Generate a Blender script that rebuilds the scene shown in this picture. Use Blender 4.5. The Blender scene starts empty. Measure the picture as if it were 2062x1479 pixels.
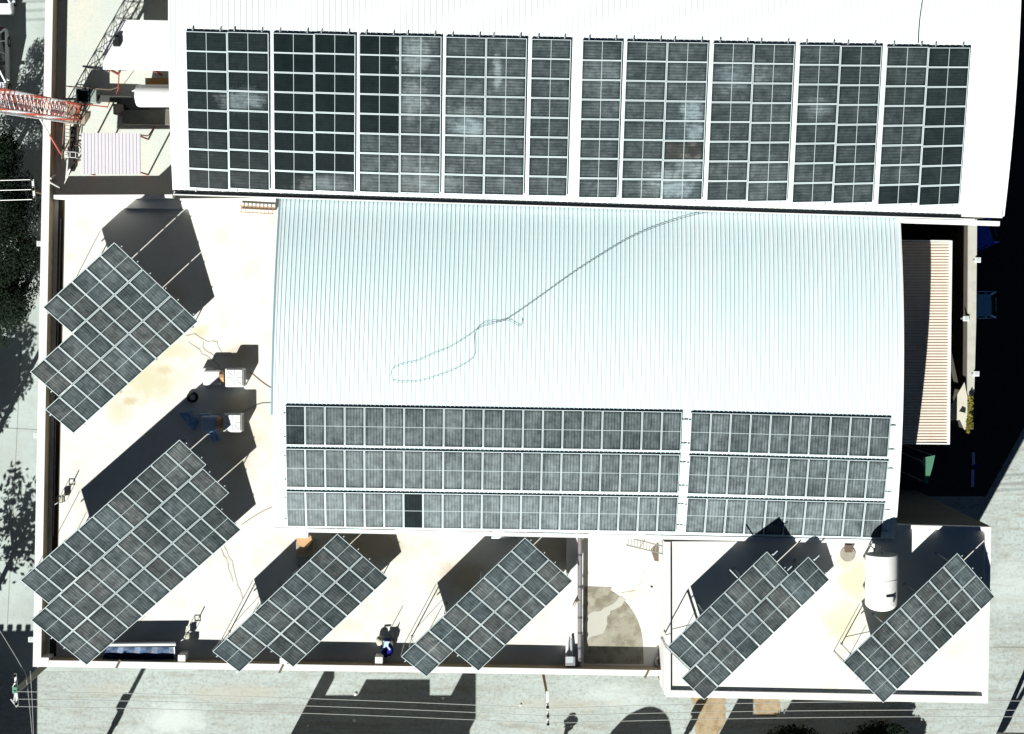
import bpy, bmesh, math, random
from mathutils import Vector, Matrix
random.seed(7)
sc = bpy.context.scene
C = sc.collection
R = math.radians

# ---------------------------------------------------------------- camera, sky, sun, exposure
CAM_F, CAM_H, CAM_AX, CAM_AY = 3174.85, 86.6025, 0.0493409, 0.005598
cam_d = bpy.data.cameras.new("camera")
cam = bpy.data.objects.new("camera", cam_d); C.objects.link(cam)
cam_d.sensor_width = 36; cam_d.lens = CAM_F / 2062 * 36
cam_d.clip_start = 1; cam_d.clip_end = 3000
RM = Matrix.Rotation(-CAM_AX, 4, 'X') @ Matrix.Rotation(-CAM_AY, 4, 'Y')
cam.matrix_world = Matrix.Translation((0, 0, CAM_H)) @ RM
sc.camera = cam
SUN_AZ, SUN_EL = 4.22429, 0.630491          # direction towards the sun, from +X, and elevation
w = bpy.data.worlds.new("World"); sc.world = w; w.use_nodes = True
nt = w.node_tree; bg = nt.nodes["Background"]
sky = nt.nodes.new("ShaderNodeTexSky"); sky.sky_type = 'NISHITA'; sky.sun_disc = False
sky.sun_elevation = SUN_EL; sky.sun_rotation = (math.pi / 2 - SUN_AZ) % (2 * math.pi)
sky.air_density = 0.15; sky.dust_density = 0.0; sky.ozone_density = 1.0; sky.altitude = 3000
tint = nt.nodes.new('ShaderNodeMix'); tint.data_type = 'RGBA'; tint.blend_type = 'MULTIPLY'; tint.inputs[0].default_value = 1
tint.inputs[7].default_value = (0.50, 0.80, 0.92, 1)
nt.links.new(sky.outputs[0], tint.inputs[6]); nt.links.new(tint.outputs[2], bg.inputs[0]); bg.inputs[1].default_value = 0.06
sl = bpy.data.lights.new("sun", 'SUN'); sl.energy = 5.0; sl.angle = R(0.5); sl.color = (1.0, 0.985, 0.93)
so = bpy.data.objects.new("sun", sl); C.objects.link(so)
SD = Vector((math.cos(SUN_AZ) * math.cos(SUN_EL), math.sin(SUN_AZ) * math.cos(SUN_EL), math.sin(SUN_EL)))
so.rotation_euler = SD.to_track_quat('Z', 'Y').to_euler(); so.location = SD * 100
sc.view_settings.view_transform = 'Standard'; sc.view_settings.look = 'None'
sc.view_settings.gamma = 1; sc.view_settings.use_curve_mapping = False
sc.view_settings.exposure = 0.6
sc.cycles.max_bounces = 4; sc.cycles.diffuse_bounces = 2

RM3 = RM.to_3x3()
def P(px, py, z):
    "the point at height z that the drone sees at this place of the photograph (2062 x 1479)"
    d = RM3 @ Vector(((px - 1031) / CAM_F, -(py - 739.5) / CAM_F, -1))
    t = (z - CAM_H) / d.z
    return Vector((d.x * t, d.y * t, z))
GZ = -12.0                                    # street level; the roof terrace is z = 0
def shadow_base(px, py, h):
    return P(px - 20.7 * h, py + 39 * h, GZ)

# ---------------------------------------------------------------- materials
def spot_mask(nt_, pts, nscale=1.6):
    "soft patches of dirt and shade tint at world places: pts = (px, py, z, half-width m, half-height m, strength)"
    n = nt_.nodes; l = nt_.links
    geo = n.new("ShaderNodeNewGeometry"); nz = n.new("ShaderNodeTexNoise"); nz.inputs["Scale"].default_value = nscale
    nz.inputs["Detail"].default_value = 7; nz.inputs["Roughness"].default_value = .7
    l.new(geo.outputs["Position"], nz.inputs["Vector"])
    acc = None
    for (px, py, z, rx, ry, st) in pts:
        c = P(px, py, z); mp = n.new("ShaderNodeMapping"); mp.vector_type = 'TEXTURE'
        mp.inputs["Location"].default_value = (c.x, c.y, c.z); mp.inputs["Scale"].default_value = (rx, ry, 30)
        l.new(geo.outputs["Position"], mp.inputs["Vector"])
        ln = n.new("ShaderNodeVectorMath"); ln.operation = 'LENGTH'; l.new(mp.outputs[0], ln.inputs[0])
        ad = n.new("ShaderNodeMath"); ad.operation = 'MULTIPLY_ADD'; l.new(nz.outputs[0], ad.inputs[0]); ad.inputs[1].default_value = 1.6; l.new(ln.outputs["Value"], ad.inputs[2])
        mr = n.new("ShaderNodeMapRange"); mr.interpolation_type = 'SMOOTHSTEP'
        mr.inputs[1].default_value = 1.0; mr.inputs[2].default_value = 1.9; mr.inputs[3].default_value = st; mr.inputs[4].default_value = 0
        l.new(ad.outputs[0], mr.inputs[0])
        if acc is None: acc = mr.outputs[0]
        else:
            mx = n.new("ShaderNodeMath"); mx.operation = 'MAXIMUM'; l.new(acc, mx.inputs[0]); l.new(mr.outputs[0], mx.inputs[1]); acc = mx.outputs[0]
    return acc
def add_spots(m, pts, col, nscale=1.6):
    nt_ = m.node_tree; b = nt_.nodes["Principled BSDF"]; src = b.inputs["Base Color"].links[0].from_socket
    mx = nt_.nodes.new("ShaderNodeMix"); mx.data_type = 'RGBA'; nt_.links.new(spot_mask(nt_, pts, nscale), mx.inputs[0])
    nt_.links.new(src, mx.inputs[6]); mx.inputs[7].default_value = (*col, 1); nt_.links.new(mx.outputs[2], b.inputs["Base Color"])
def mat(name, col, rough=0.8, noise=None, bump=None, metal=0.0, spec=0.3, alpha=None):
    "noise: list of (scale, amount, colour, stretch(x,y,z), lo, hi)"
    m = bpy.data.materials.new(name); m.use_nodes = True
    n = m.node_tree.nodes; l = m.node_tree.links; b = n["Principled BSDF"]
    b.inputs["Roughness"].default_value = rough; b.inputs["Metallic"].default_value = metal
    b.inputs["Specular IOR Level"].default_value = spec
    b.inputs["Base Color"].default_value = (*col, 1)
    if noise or bump:
        geo = n.new("ShaderNodeNewGeometry")
    cur = None
    if noise:
        for i, (scale, amt, c2, st, lo, hi) in enumerate(noise):
            mp = n.new("ShaderNodeMapping"); mp.inputs["Scale"].default_value = st
            mp.inputs["Location"].default_value = (i * 13.7, i * 5.1, 0)
            l.new(geo.outputs["Position"], mp.inputs["Vector"])
            tx = n.new("ShaderNodeTexNoise"); tx.inputs["Scale"].default_value = scale
            tx.inputs["Detail"].default_value = 6; tx.inputs["Roughness"].default_value = 0.65
            l.new(mp.outputs[0], tx.inputs["Vector"])
            mr = n.new("ShaderNodeMapRange"); mr.inputs[1].default_value = lo; mr.inputs[2].default_value = hi
            mr.inputs[4].default_value = amt
            l.new(tx.outputs[0], mr.inputs[0])
            mx = n.new("ShaderNodeMix"); mx.data_type = 'RGBA'
            l.new(mr.outputs[0], mx.inputs[0])
            if cur is None: mx.inputs[6].default_value = (*col, 1)
            else: l.new(cur, mx.inputs[6])
            mx.inputs[7].default_value = (*c2, 1); cur = mx.outputs[2]
        l.new(cur, b.inputs["Base Color"])
    if bump:
        tx = n.new("ShaderNodeTexNoise"); tx.inputs["Scale"].default_value = bump[0]; tx.inputs["Detail"].default_value = 5
        l.new(geo.outputs["Position"], tx.inputs["Vector"])
        bp = n.new("ShaderNodeBump"); bp.inputs["Strength"].default_value = bump[1]; bp.inputs["Distance"].default_value = bump[2]
        l.new(tx.outputs[0], bp.inputs["Height"]); l.new(bp.outputs[0], b.inputs["Normal"])
    return m
S1 = (1, 1, 1)
M = {}
M['terrace'] = mat('terrace_render', (0.76, 0.765, 0.72), 0.9, [
    (0.45, 0.5, (0.55, 0.52, 0.44), S1, 0.52, 0.72), (0.16, 0.45, (0.62, 0.56, 0.38), S1, 0.53, 0.68),
    (1.6, 0.35, (0.45, 0.36, 0.22), S1, 0.62, 0.8), (14, 0.2, (0.45, 0.45, 0.4), S1, 0.5, 0.8)], (9, .25, .02))
add_spots(M['terrace'], [(300, 765, 0, 2.2, 1.6, .75), (350, 705, 0, 1.6, .7, .6), (240, 830, 0, .9, .9, .5), (405, 668, 0, .6, .5, .7), (560, 1240, 0, .8, .8, .3), (700, 1260, 0, 1.2, .6, .35)], (.62, .58, .36), 1.8)
add_spots(M['terrace'], [(262, 808, 0, .5, .35, .8), (236, 790, 0, .4, .3, .6), (330, 745, 0, .6, .3, .5)], (.58, .47, .26), 3)
add_spots(M['terrace'], [(755, 1100, 0, 2.6, 1.3, .7), (930, 1165, 0, 2.2, 1.4, .7), (1120, 1110, 0, 1.6, 1.4, .6), (480, 900, 0, 1.4, 2.6, .5), (470, 815, 0, 1.6, 1.0, .6), (480, 715, 0, 1.2, .8, .6), (340, 590, 0, 1.2, .8, .35)], (.50, .41, .27), .9)  # brown shade tint painted on the floor where rack shadows fall
M['yard'] = mat('yard_concrete', (0.60, 0.65, 0.60), 0.95, [
    (0.5, 0.6, (0.74, 0.70, 0.58), S1, 0.45, 0.65), (1.7, 0.5, (0.34, 0.27, 0.18), S1, 0.6, 0.78), (9, 0.3, (0.3, 0.3, 0.26), S1, 0.5, 0.75)], (9, .3, .02))
M['block_roof'] = mat('corner_roof_render', (0.80, 0.81, 0.77), 0.85, [
    (0.3, 0.5, (0.66, 0.64, 0.44), S1, 0.55, 0.72), (5, 0.15, (0.55, 0.55, 0.5), S1, 0.5, 0.8)], (9, .2, .02))
add_spots(M['block_roof'], [(1725, 1170, 3, 1.4, 1.6, .7), (1700, 1250, 3, 1.5, 2.0, .6), (1735, 1340, 3, 1.2, 1.0, .5), (1705, 1130, 3, .9, .8, .6)], (.64, .60, .34), 1.2)
M['paint'] = mat('white_masonry_paint', (0.80, 0.80, 0.77), 0.8, [(1.5, 0.25, (0.6, 0.57, 0.5), S1, 0.5, 0.75)], (12, .2, .01))
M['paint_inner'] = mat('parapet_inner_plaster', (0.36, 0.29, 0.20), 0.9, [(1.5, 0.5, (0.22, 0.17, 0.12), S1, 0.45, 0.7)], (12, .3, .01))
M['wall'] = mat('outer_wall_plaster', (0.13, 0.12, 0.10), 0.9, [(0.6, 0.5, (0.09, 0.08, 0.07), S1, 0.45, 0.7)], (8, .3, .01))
M['roofm'] = mat('vault_sheet_metal', (0.72, 0.88, 0.91), 0.55, [
    (0.22, 0.5, (0.78, 0.88, 0.89), S1, 0.45, 0.6), (1.2, 0.25, (0.56, 0.76, 0.80), (1, .2, 1), 0.5, 0.7)], None, 0.15, 0.4)
M['roofb'] = mat('big_sheet_metal', (0.72, 0.79, 0.79), 0.55, [(0.3, 0.3, (0.80, 0.83, 0.82), S1, 0.45, 0.6)], None, 0.1, 0.4)
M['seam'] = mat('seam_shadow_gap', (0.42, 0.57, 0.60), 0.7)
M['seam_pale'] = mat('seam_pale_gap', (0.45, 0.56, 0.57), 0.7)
M['metal_w'] = mat('white_painted_metal', (0.78, 0.80, 0.80), 0.5, [(3, 0.2, (0.6, 0.62, 0.6), S1, 0.5, 0.7)])
M['cream'] = mat('cream_sheet', (0.80, 0.73, 0.62), 0.6, [(1.5, 0.4, (0.7, 0.56, 0.44), (1, .3, 1), 0.5, 0.7)])
M['pink'] = mat('mauve_sheet', (0.60, 0.59, 0.63), 0.6, [(2, 0.3, (0.66, 0.62, 0.66), S1, 0.45, 0.6)])
M['brownline'] = mat('brown_joint', (0.40, 0.27, 0.22), 0.8)
M['sky_reflect'] = mat('sky_reflection_flashing', (0.20, 0.36, 0.44), 0.5)
M['dark'] = mat('dark_gap', (0.012, 0.014, 0.014), 0.8)
M['steel'] = mat('galvanised_steel', (0.42, 0.45, 0.45), 0.45, [(6, 0.4, (0.3, 0.32, 0.32), S1, 0.5, 0.7)], None, 0.5)
M['alu'] = mat('aluminium_frame', (0.56, 0.66, 0.68), 0.5, None, None, 0.1)
M['rust'] = mat('rusty_red_pipe', (0.35, 0.07, 0.04), 0.7)
M['red'] = mat('red_mast_paint', (0.58, 0.13, 0.08), 0.5, [(4, .5, (.35, .05, .03), S1, .5, .7)])
M['brown'] = mat('brown_box_paint', (0.16, 0.12, 0.09), 0.8, [(3, .4, (.1, .08, .06), S1, .5, .7)])
M['blue'] = mat('blue_tarp', (0.012, 0.035, 0.09), 0.5, [(2.0, 0.8, (0.05, 0.12, 0.24), S1, 0.45, 0.6)])
M['navy'] = mat('navy_cloth', (0.01, 0.012, 0.25), 0.6)
M['green'] = mat('green_tarp', (0.07, 0.20, 0.13), 0.7, [(2, .4, (.12, .28, .2), S1, .45, .65)])
M['rubber'] = mat('black_rubber', (0.02, 0.02, 0.02), 0.7)
M['duct'] = mat('duct_sheet', (0.62, 0.68, 0.70), 0.4, [(5, .3, (.5, .55, .58), S1, .5, .7)], None, 0.3)
M['cement'] = mat('cement_box', (0.36, 0.34, 0.28), 0.9, [(4, .5, (.24, .24, .2), S1, .45, .65)], (14, .4, .01))
M['pipe'] = mat('grey_pipe', (0.24, 0.24, 0.27), 0.6, [(3, .6, (.28, .18, .12), (1, 1, 1), .5, .65)])
M['cable'] = mat('black_cable', (0.03, 0.04, 0.04), 0.6)
M['cable_o'] = mat('tan_cable', (0.40, 0.22, 0.10), 0.6)
M['wire'] = mat('bright_wire', (0.62, 0.64, 0.62), 0.4, None, None, 0.4)
M['wood'] = mat('weathered_wood', (0.24, 0.21, 0.17), 0.9, [(4, .5, (.15, .12, .1), (1, 1, .2), .45, .65)])
M['pole'] = mat('concrete_pole', (0.30, 0.30, 0.25), 0.9, [(4, .4, (.2, .2, .16), S1, .45, .65)])
M['bark'] = mat('tree_bark', (0.10, 0.07, 0.05), 0.9, None, (10, .5, .02))
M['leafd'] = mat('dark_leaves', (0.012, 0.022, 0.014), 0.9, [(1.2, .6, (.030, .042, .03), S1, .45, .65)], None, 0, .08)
M['leafg'] = mat('yellow_green_leaves', (0.20, 0.20, 0.03), 0.7, [(6, .7, (.12, .06, .02), S1, .45, .6)])
M['glassd'] = mat('car_glass', (0.008, 0.01, 0.012), 0.12, None, None, 0, 0.5)
M['carw'] = mat('white_car_paint', (0.72, 0.75, 0.78), 0.3, None, None, 0, 0.5)
M['carb'] = mat('deep_blue_car_paint', (0.03, 0.16, 0.99), 0.3, None, None, 0, 0.5)
M['carc'] = mat('sky_blue_car_paint', (0.30, 0.68, 0.99), 0.3, None, None, 0, 0.5)
M['lamp'] = mat('red_lens', (0.4, 0.02, 0.02), 0.3)
M['lampw'] = mat('clear_lens', (0.7, 0.7, 0.7), 0.2)
M['dirt'] = mat('rough_patch', (0.33, 0.32, 0.26), 0.95, [
    (1.3, .8, (.20, .18, .13), S1, .45, .6), (0.8, .8, (.42, .41, .33), S1, .52, .62), (5, .5, (.34, .26, .15), S1, .55, .7)], (10, .5, .03))
M['white_stain'] = mat('lime_stain', (0.50, 0.50, 0.44), 0.9, [(3, .4, (.5, .5, .44), S1, .5, .65)])
M['stain'] = mat('rust_brown_stain', (0.56, 0.50, 0.34), 0.95, [(1.8, .7, (.60, .42, .24), S1, .5, .65)])

# street ground: dusty concrete with tyre streaks; a dark sheet deepens the shade to the east
def ground_mat():
    m = bpy.data.materials.new('dusty_concrete_street'); m.use_nodes = True
    n = m.node_tree.nodes; l = m.node_tree.links; b = n["Principled BSDF"]
    b.inputs["Roughness"].default_value = 0.95; b.inputs["Specular IOR Level"].default_value = 0.2
    geo = n.new("ShaderNodeNewGeometry")
    def noise(scale, st, det=6, dist=0.0):
        mp = n.new("ShaderNodeMapping"); mp.inputs["Scale"].default_value = st
        l.new(geo.outputs["Position"], mp.inputs["Vector"])
        t = n.new("ShaderNodeTexNoise"); t.inputs["Scale"].default_value = scale
        t.inputs["Detail"].default_value = det; t.inputs["Roughness"].default_value = .68; t.inputs["Distortion"].default_value = dist
        l.new(mp.outputs[0], t.inputs["Vector"]); return t.outputs[0]
    def rng(s, lo, hi, a, bb):
        r = n.new("ShaderNodeMapRange"); r.inputs[1].default_value = lo; r.inputs[2].default_value = hi
        r.inputs[3].default_value = a; r.inputs[4].default_value = bb; l.new(s, r.inputs[0]); return r.outputs[0]
    def mix(f, a, c):
        x = n.new("ShaderNodeMix"); x.data_type = 'RGBA'; l.new(f, x.inputs[0])
        if isinstance(a, tuple): x.inputs[6].default_value = (*a, 1)
        else: l.new(a, x.inputs[6])
        x.inputs[7].default_value = (*c, 1); return x.outputs[2]
    c = mix(rng(noise(.25, (1, 1, 1)), .42, .62, 0, .8), (0.42, 0.48, 0.465), (0.50, 0.59, 0.575))
    c = mix(rng(noise(1.0, (.14, 1.6, 1), 8, .6), .5, .68, 0, .6), c, (0.27, 0.25, 0.19))
    c = mix(rng(noise(2.6, (.35, 1.2, 1), 8, .4), .5, .64, 0, .5), c, (0.33, 0.32, 0.27))
    c = mix(rng(noise(5, (1, 1, 1), 8), .5, .64, 0, .55), c, (0.22, 0.22, 0.19))
    c = mix(rng(noise(4.5, (.5, 1, 1), 8), .54, .66, 0, .6), c, (0.55, 0.57, 0.54))
    c = mix(rng(noise(.9, (1, 1, 1), 4), .60, .74, 0, .4), c, (0.50, 0.47, 0.38))
    l.new(c, b.inputs["Base Color"])
    bp = n.new("ShaderNodeBump"); bp.inputs["Strength"].default_value = .35; bp.inputs["Distance"].default_value = .03
    l.new(noise(8, (1, 1, 1), 8), bp.inputs["Height"]); l.new(bp.outputs[0], b.inputs["Normal"])
    return m
M['ground'] = ground_mat()
add_spots(M['ground'], [(350, 1450, GZ, 2.6, 1.6, .8), (300, 1500, GZ, 3, 1.4, .8), (650, 1380, GZ, 1.6, .8, .4), (1240, 1400, GZ, 3.0, 1.0, .5), (2040, 1180, GZ, 2.5, 2.5, .4)], (.62, .69, .67), 1.3)
add_spots(M['ground'], [(470, 1395, GZ, 4, .7, .5), (220, 1390, GZ, 2.5, .6, .4), (1130, 1420, GZ, 4, .6, .4)], (.50, .47, .38), 1.3)
M['lane'] = mat('pale_concrete_lane', (0.48, 0.56, 0.54), 0.95, [
    (.35, .5, (.36, .39, .36), S1, .45, .62), (6, .3, (.33, .35, .32), S1, .5, .7), (9, .25, (.52, .54, .52), S1, .55, .7)], (8, .25, .02))
M['alley_shade'] = mat('alley_shade_dark', (0.045, 0.045, 0.045), 0.9, [(3, .5, (.06, .06, .055), S1, .45, .65)], (12, .4, .02))
M['soil'] = mat('tan_soil', (0.42, 0.34, 0.22), 0.95, [(1.5, .7, (.26, .18, .09), S1, .45, .62), (6, .5, (.5, .42, .3), S1, .55, .7)], (6, .5, .04))

# solar glass: cells, busbars, centre strip; dust amount comes from the object's colour
def solar_mat():
    m = bpy.data.materials.new('solar_glass'); m.use_nodes = True
    n = m.node_tree.nodes; l = m.node_tree.links; b = n["Principled BSDF"]
    b.inputs["Roughness"].default_value = 0.28; b.inputs["Specular IOR Level"].default_value = 0.2
    tc = n.new("ShaderNodeTexCoord"); oi = n.new("ShaderNodeObjectInfo")
    sep = n.new("ShaderNodeSeparateXYZ"); l.new(tc.outputs["Object"], sep.inputs[0])
    sc_ = n.new("ShaderNodeSeparateColor"); l.new(oi.outputs["Color"], sc_.inputs[0])
    dust, warm = sc_.outputs[0], sc_.outputs[1]
    def math_(op, a, bb=None, cc=None):
        x = n.new("ShaderNodeMath"); x.operation = op
        for i, v in enumerate((a, bb, cc)):
            if v is None: continue
            if isinstance(v, (int, float)): x.inputs[i].default_value = v
            else: l.new(v, x.inputs[i])
        return x.outputs[0]
    def rng(s, lo, hi, a, bb):
        r = n.new("ShaderNodeMapRange"); r.inputs[1].default_value = lo; r.inputs[2].default_value = hi
        r.inputs[3].default_value = a; r.inputs[4].default_value = bb; l.new(s, r.inputs[0]); return r.outputs[0]
    def mix(f, a, c):
        x = n.new("ShaderNodeMix"); x.data_type = 'RGBA'
        if isinstance(f, (int, float)): x.inputs[0].default_value = f
        else: l.new(f, x.inputs[0])
        for k, v in ((6, a), (7, c)):
            if isinstance(v, tuple): x.inputs[k].default_value = (*v, 1)
            else: l.new(v, x.inputs[k])
        return x.outputs[2]
    off = n.new("ShaderNodeCombineXYZ"); l.new(math_('MULTIPLY', oi.outputs["Random"], 57.0), off.inputs[0])
    l.new(math_('MULTIPLY', oi.outputs["Random"], 31.0), off.inputs[1])
    va = n.new("ShaderNodeVectorMath"); l.new(tc.outputs["Object"], va.inputs[0]); l.new(off.outputs[0], va.inputs[1])
    def noise(scale, st, det=5):
        mp = n.new("ShaderNodeMapping"); mp.inputs["Scale"].default_value = st; l.new(va.outputs[0], mp.inputs["Vector"])
        t = n.new("ShaderNodeTexNoise"); t.inputs["Scale"].default_value = scale; t.inputs["Detail"].default_value = det
        t.inputs["Roughness"].default_value = .7
        l.new(mp.outputs[0], t.inputs["Vector"]); return t.outputs[0]
    # cell columns across the width (6) and half-cells along the length (24)
    cx = math_('PINGPONG', math_('ADD', sep.outputs[0], 5.0), 0.0775)      # 0..0.0775
    cy = math_('PINGPONG', math_('ADD', sep.outputs[1], 5.0), 0.0400)
    gx = rng(cx, 0.010, 0.034, 1, 0); gy = rng(cy, 0.002, 0.008, 1, 0)
    grid = math_('MAXIMUM', gx, math_('MULTIPLY', gy, 0.6))
    cell = mix(rng(noise(1.2, (1, 1, 1)), .3, .7, 0, 1), (0.004, 0.008, 0.009), (0.008, 0.015, 0.016))
    blotch = rng(noise(2.2, (1, 1, 1), 8), .34, .68, .55, 1.45)
    streak = rng(noise(10.0, (1, .10, 1), 4), .32, .68, .68, 1.3)
    fine = rng(noise(30, (1, 1, 1), 3), .3, .7, .75, 1.25)
    geo = n.new("ShaderNodeNewGeometry")
    cw = n.new("ShaderNodeTexNoise"); cw.inputs["Scale"].default_value = .42; cw.inputs["Detail"].default_value = 6; cw.inputs["Roughness"].default_value = .62
    l.new(geo.outputs["Position"], cw.inputs["Vector"]); cloud = rng(cw.outputs[0], .34, .68, .7, 1.35)
    blotch = math_('MULTIPLY', blotch, cloud)
    smear = spot_mask(m.node_tree, [(836, 115, 7, 1.0, 1.1, 1.2), (830, 195, 7, .8, 1.2, .8), (945, 258, 6, 1.0, .6, 1.6), (925, 240, 6, 1.5, .7, .7),
        (1392, 232, 6, .7, 1.0, 1.5), (1396, 262, 6, .6, .8, 1.2), (1350, 372, 5.5, 1.5, .9, 1.3), (1390, 340, 5.5, 1.2, .8, .9), (488, 203, 6.5, 1.5, .7, 1.2),
        (1002, 140, 7, .25, 1.3, 1.2), (1215, 150, 7, 2.0, 1.2, .3), (1480, 150, 7, 2.2, 1.0, .5), (1640, 220, 6, .8, .7, .5), (870, 370, 5, 2.0, 1.2, .45), (650, 375, 5, 1.8, .6, .5)], 2.2)
    dust = math_('ADD', dust, math_('MULTIPLY', smear, math_('MULTIPLY', .75, streak)))
    # rain washes the dust off the rims
    ex = rng(math_('ABSOLUTE', sep.outputs[0]), .33, .46, 1, .35)
    ey = rng(math_('ABSOLUTE', sep.outputs[1]), .86, .99, 1, .3)
    d = math_('MULTIPLY', math_('MULTIPLY', math_('MULTIPLY', dust, .60), blotch), math_('MULTIPLY', streak, fine))
    d = math_('MULTIPLY', d, math_('MULTIPLY', ex, ey))
    d = math_('MINIMUM', math_('MULTIPLY', d, math_('SUBTRACT', 1.2, math_('MULTIPLY', grid, .55))), 1.0)
    dcol = mix(warm, (0.20, 0.27, 0.295), (0.265, 0.26, 0.235))
    c = mix(math_('MULTIPLY', gy, .2), cell, (0.05, 0.07, 0.07))
    c = mix(d, c, dcol)
    mid = rng(math_('ABSOLUTE', sep.outputs[1]), .010, .016, 1, 0)
    c = mix(mid, c, (0.45, 0.55, 0.55))
    l.new(c, b.inputs["Base Color"])
    l.new(rng(d, 0, .6, .18, .6), b.inputs["Roughness"])
    return m
M['solar'] = solar_mat()

# ---------------------------------------------------------------- helpers
def tag(o, label=None, cat=None, group=None, kind=None):
    if label: o['label'] = label
    if cat: o['category'] = cat
    if group: o['group'] = group
    if kind: o['kind'] = kind
    return o
def empty(name, loc, label=None, cat=None, group=None):
    o = bpy.data.objects.new(name, None); C.objects.link(o); o.location = loc
    o.empty_display_size = .2
    return tag(o, label, cat, group)
class MB:
    def __init__(s): s.v = []; s.f = []; s.mi = []; s.cur = 0
    def add(s, vs, fs):
        k = len(s.v); s.v += [Vector(a) for a in vs]
        for f in fs: s.f.append([k + i for i in f]); s.mi.append(s.cur)
        return s
    def box(s, c, size, rz=0.0, M3=None):
        hx, hy, hz = size[0] / 2, size[1] / 2, size[2] / 2
        m = M3 if M3 is not None else Matrix.Rotation(rz, 3, 'Z')
        vs = [Vector(c) + m @ Vector((x * hx, y * hy, z * hz)) for z in (-1, 1) for x, y in ((-1, -1), (1, -1), (1, 1), (-1, 1))]
        return s.add(vs, [(3, 2, 1, 0), (4, 5, 6, 7), (0, 1, 5, 4), (1, 2, 6, 5), (2, 3, 7, 6), (3, 0, 4, 7)])
    def prism(s, pts, z0, z1):
        "pts counter-clockwise world xy; z0/z1 numbers or lists"
        n = len(pts); g = lambda z, i: z[i] if isinstance(z, (list, tuple)) else z
        a = sum(pts[i][0] * pts[(i + 1) % n][1] - pts[(i + 1) % n][0] * pts[i][1] for i in range(n))
        if a < 0: pts = pts[::-1]; z0 = z0[::-1] if isinstance(z0, (list, tuple)) else z0; z1 = z1[::-1] if isinstance(z1, (list, tuple)) else z1
        vs = [(p[0], p[1], g(z0, i)) for i, p in enumerate(pts)] + [(p[0], p[1], g(z1, i)) for i, p in enumerate(pts)]
        fs = [list(range(n))[::-1], list(range(n, 2 * n))] + [(i, (i + 1) % n, n + (i + 1) % n, n + i) for i in range(n)]
        return s.add(vs, fs)
    def ring(s, outer, inner, z0, z1):
        "wall ring between two closed outlines of equal length"
        n = len(outer); vs = []
        for z in (z0, z1):
            vs += [(p[0], p[1], z) for p in outer] + [(p[0], p[1], z) for p in inner]
        fs = []
        for i in range(n):
            j = (i + 1) % n
            fs += [(i, j, 2 * n + j, 2 * n + i), (n + j, n + i, 3 * n + i, 3 * n + j), (2 * n + i, 2 * n + j, 3 * n + j, 3 * n + i)]
        return s.add(vs, fs)
    def tube(s, pts, r, n=6, r2=None, cap=True):
        pts = [Vector(p) for p in pts]; k = len(pts); vs = []; 
        for i, p in enumerate(pts):
            a = pts[max(i - 1, 0)]; b = pts[min(i + 1, k - 1)]; d = (b - a).normalized()
            up = Vector((0, 0, 1)) if abs(d.z) < .9 else Vector((1, 0, 0))
            x = d.cross(up).normalized(); y = d.cross(x)
            rr = r if r2 is None else r + (r2 - r) * i / (k - 1)
            vs += [p + (x * math.cos(t * 2 * math.pi / n) + y * math.sin(t * 2 * math.pi / n)) * rr for t in range(n)]
        fs = [(i * n + t, i * n + (t + 1) % n, (i + 1) * n + (t + 1) % n, (i + 1) * n + t) for i in range(k - 1) for t in range(n)]
        if cap: fs += [list(range(n))[::-1], [(k - 1) * n + t for t in range(n)]]
        return s.add(vs, fs)
    def beam(s, a, b, wd, ht):
        a, b = Vector(a), Vector(b); d = (b - a); L = d.length; d.normalize()
        up = Vector((0, 0, 1)) if abs(d.z) < .95 else Vector((1, 0, 0))
        y = up.cross(d).normalized(); z = d.cross(y)
        m = Matrix((d, y, z)).transposed()
        return s.box((a + b) / 2, (L, wd, ht), M3=m)
    def lathe(s, prof, c, n=24, axis='Z'):
        "prof: list of (r, h)"
        vs = []
        for r, h in prof:
            for t in range(n):
                a = t * 2 * math.pi / n; q = (r * math.cos(a), r * math.sin(a), h)
                if axis == 'X': q = (h, r * math.cos(a), r * math.sin(a))
                if axis == 'Y': q = (r * math.cos(a), h, r * math.sin(a))
                vs.append(Vector(c) + Vector(q))
        fs = [(i * n + t, i * n + (t + 1) % n, (i + 1) * n + (t + 1) % n, (i + 1) * n + t) for i in range(len(prof) - 1) for t in range(n)]
        fs += [list(range(n))[::-1], [(len(prof) - 1) * n + t for t in range(n)]]
        return s.add(vs, fs)
    def build(s, name, m, parent=None, smooth=False, bevel=0.0, fix=True):
        me = bpy.data.meshes.new(name)
        org = Vector((0, 0, 0))
        if parent is None and s.v:
            xs = [v.x for v in s.v]; ys = [v.y for v in s.v]; zs = [v.z for v in s.v]
            org = Vector(((min(xs) + max(xs)) / 2, (min(ys) + max(ys)) / 2, min(zs)))
        elif parent is not None: org = parent.matrix_basis.translation.copy() if parent.parent is None else parent['_org'] if '_org' in parent else Vector()
        me.from_pydata([tuple(v - Vector(org)) for v in s.v], [], s.f)
        mats = m if isinstance(m, (list, tuple)) else [m]
        for q in mats: me.materials.append(q if not isinstance(q, str) else M[q])
        if len(mats) > 1: me.polygons.foreach_set('material_index', s.mi)
        if smooth: me.polygons.foreach_set('use_smooth', [True] * len(me.polygons))
        if fix:
            import bmesh
            bm = bmesh.new(); bm.from_mesh(me); bmesh.ops.recalc_face_normals(bm, faces=bm.faces); bm.to_mesh(me); bm.free()
        me.update()
        o = bpy.data.objects.new(name, me); C.objects.link(o)
        if parent is None: o.location = org
        else: o.parent = parent
        if smooth:
            md = o.modifiers.new('edges', 'EDGE_SPLIT'); md.split_angle = R(40)
        if bevel:
            b = o.modifiers.new('bevel', 'BEVEL'); b.width = bevel; b.segments = 2; b.limit_method = 'ANGLE'
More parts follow.
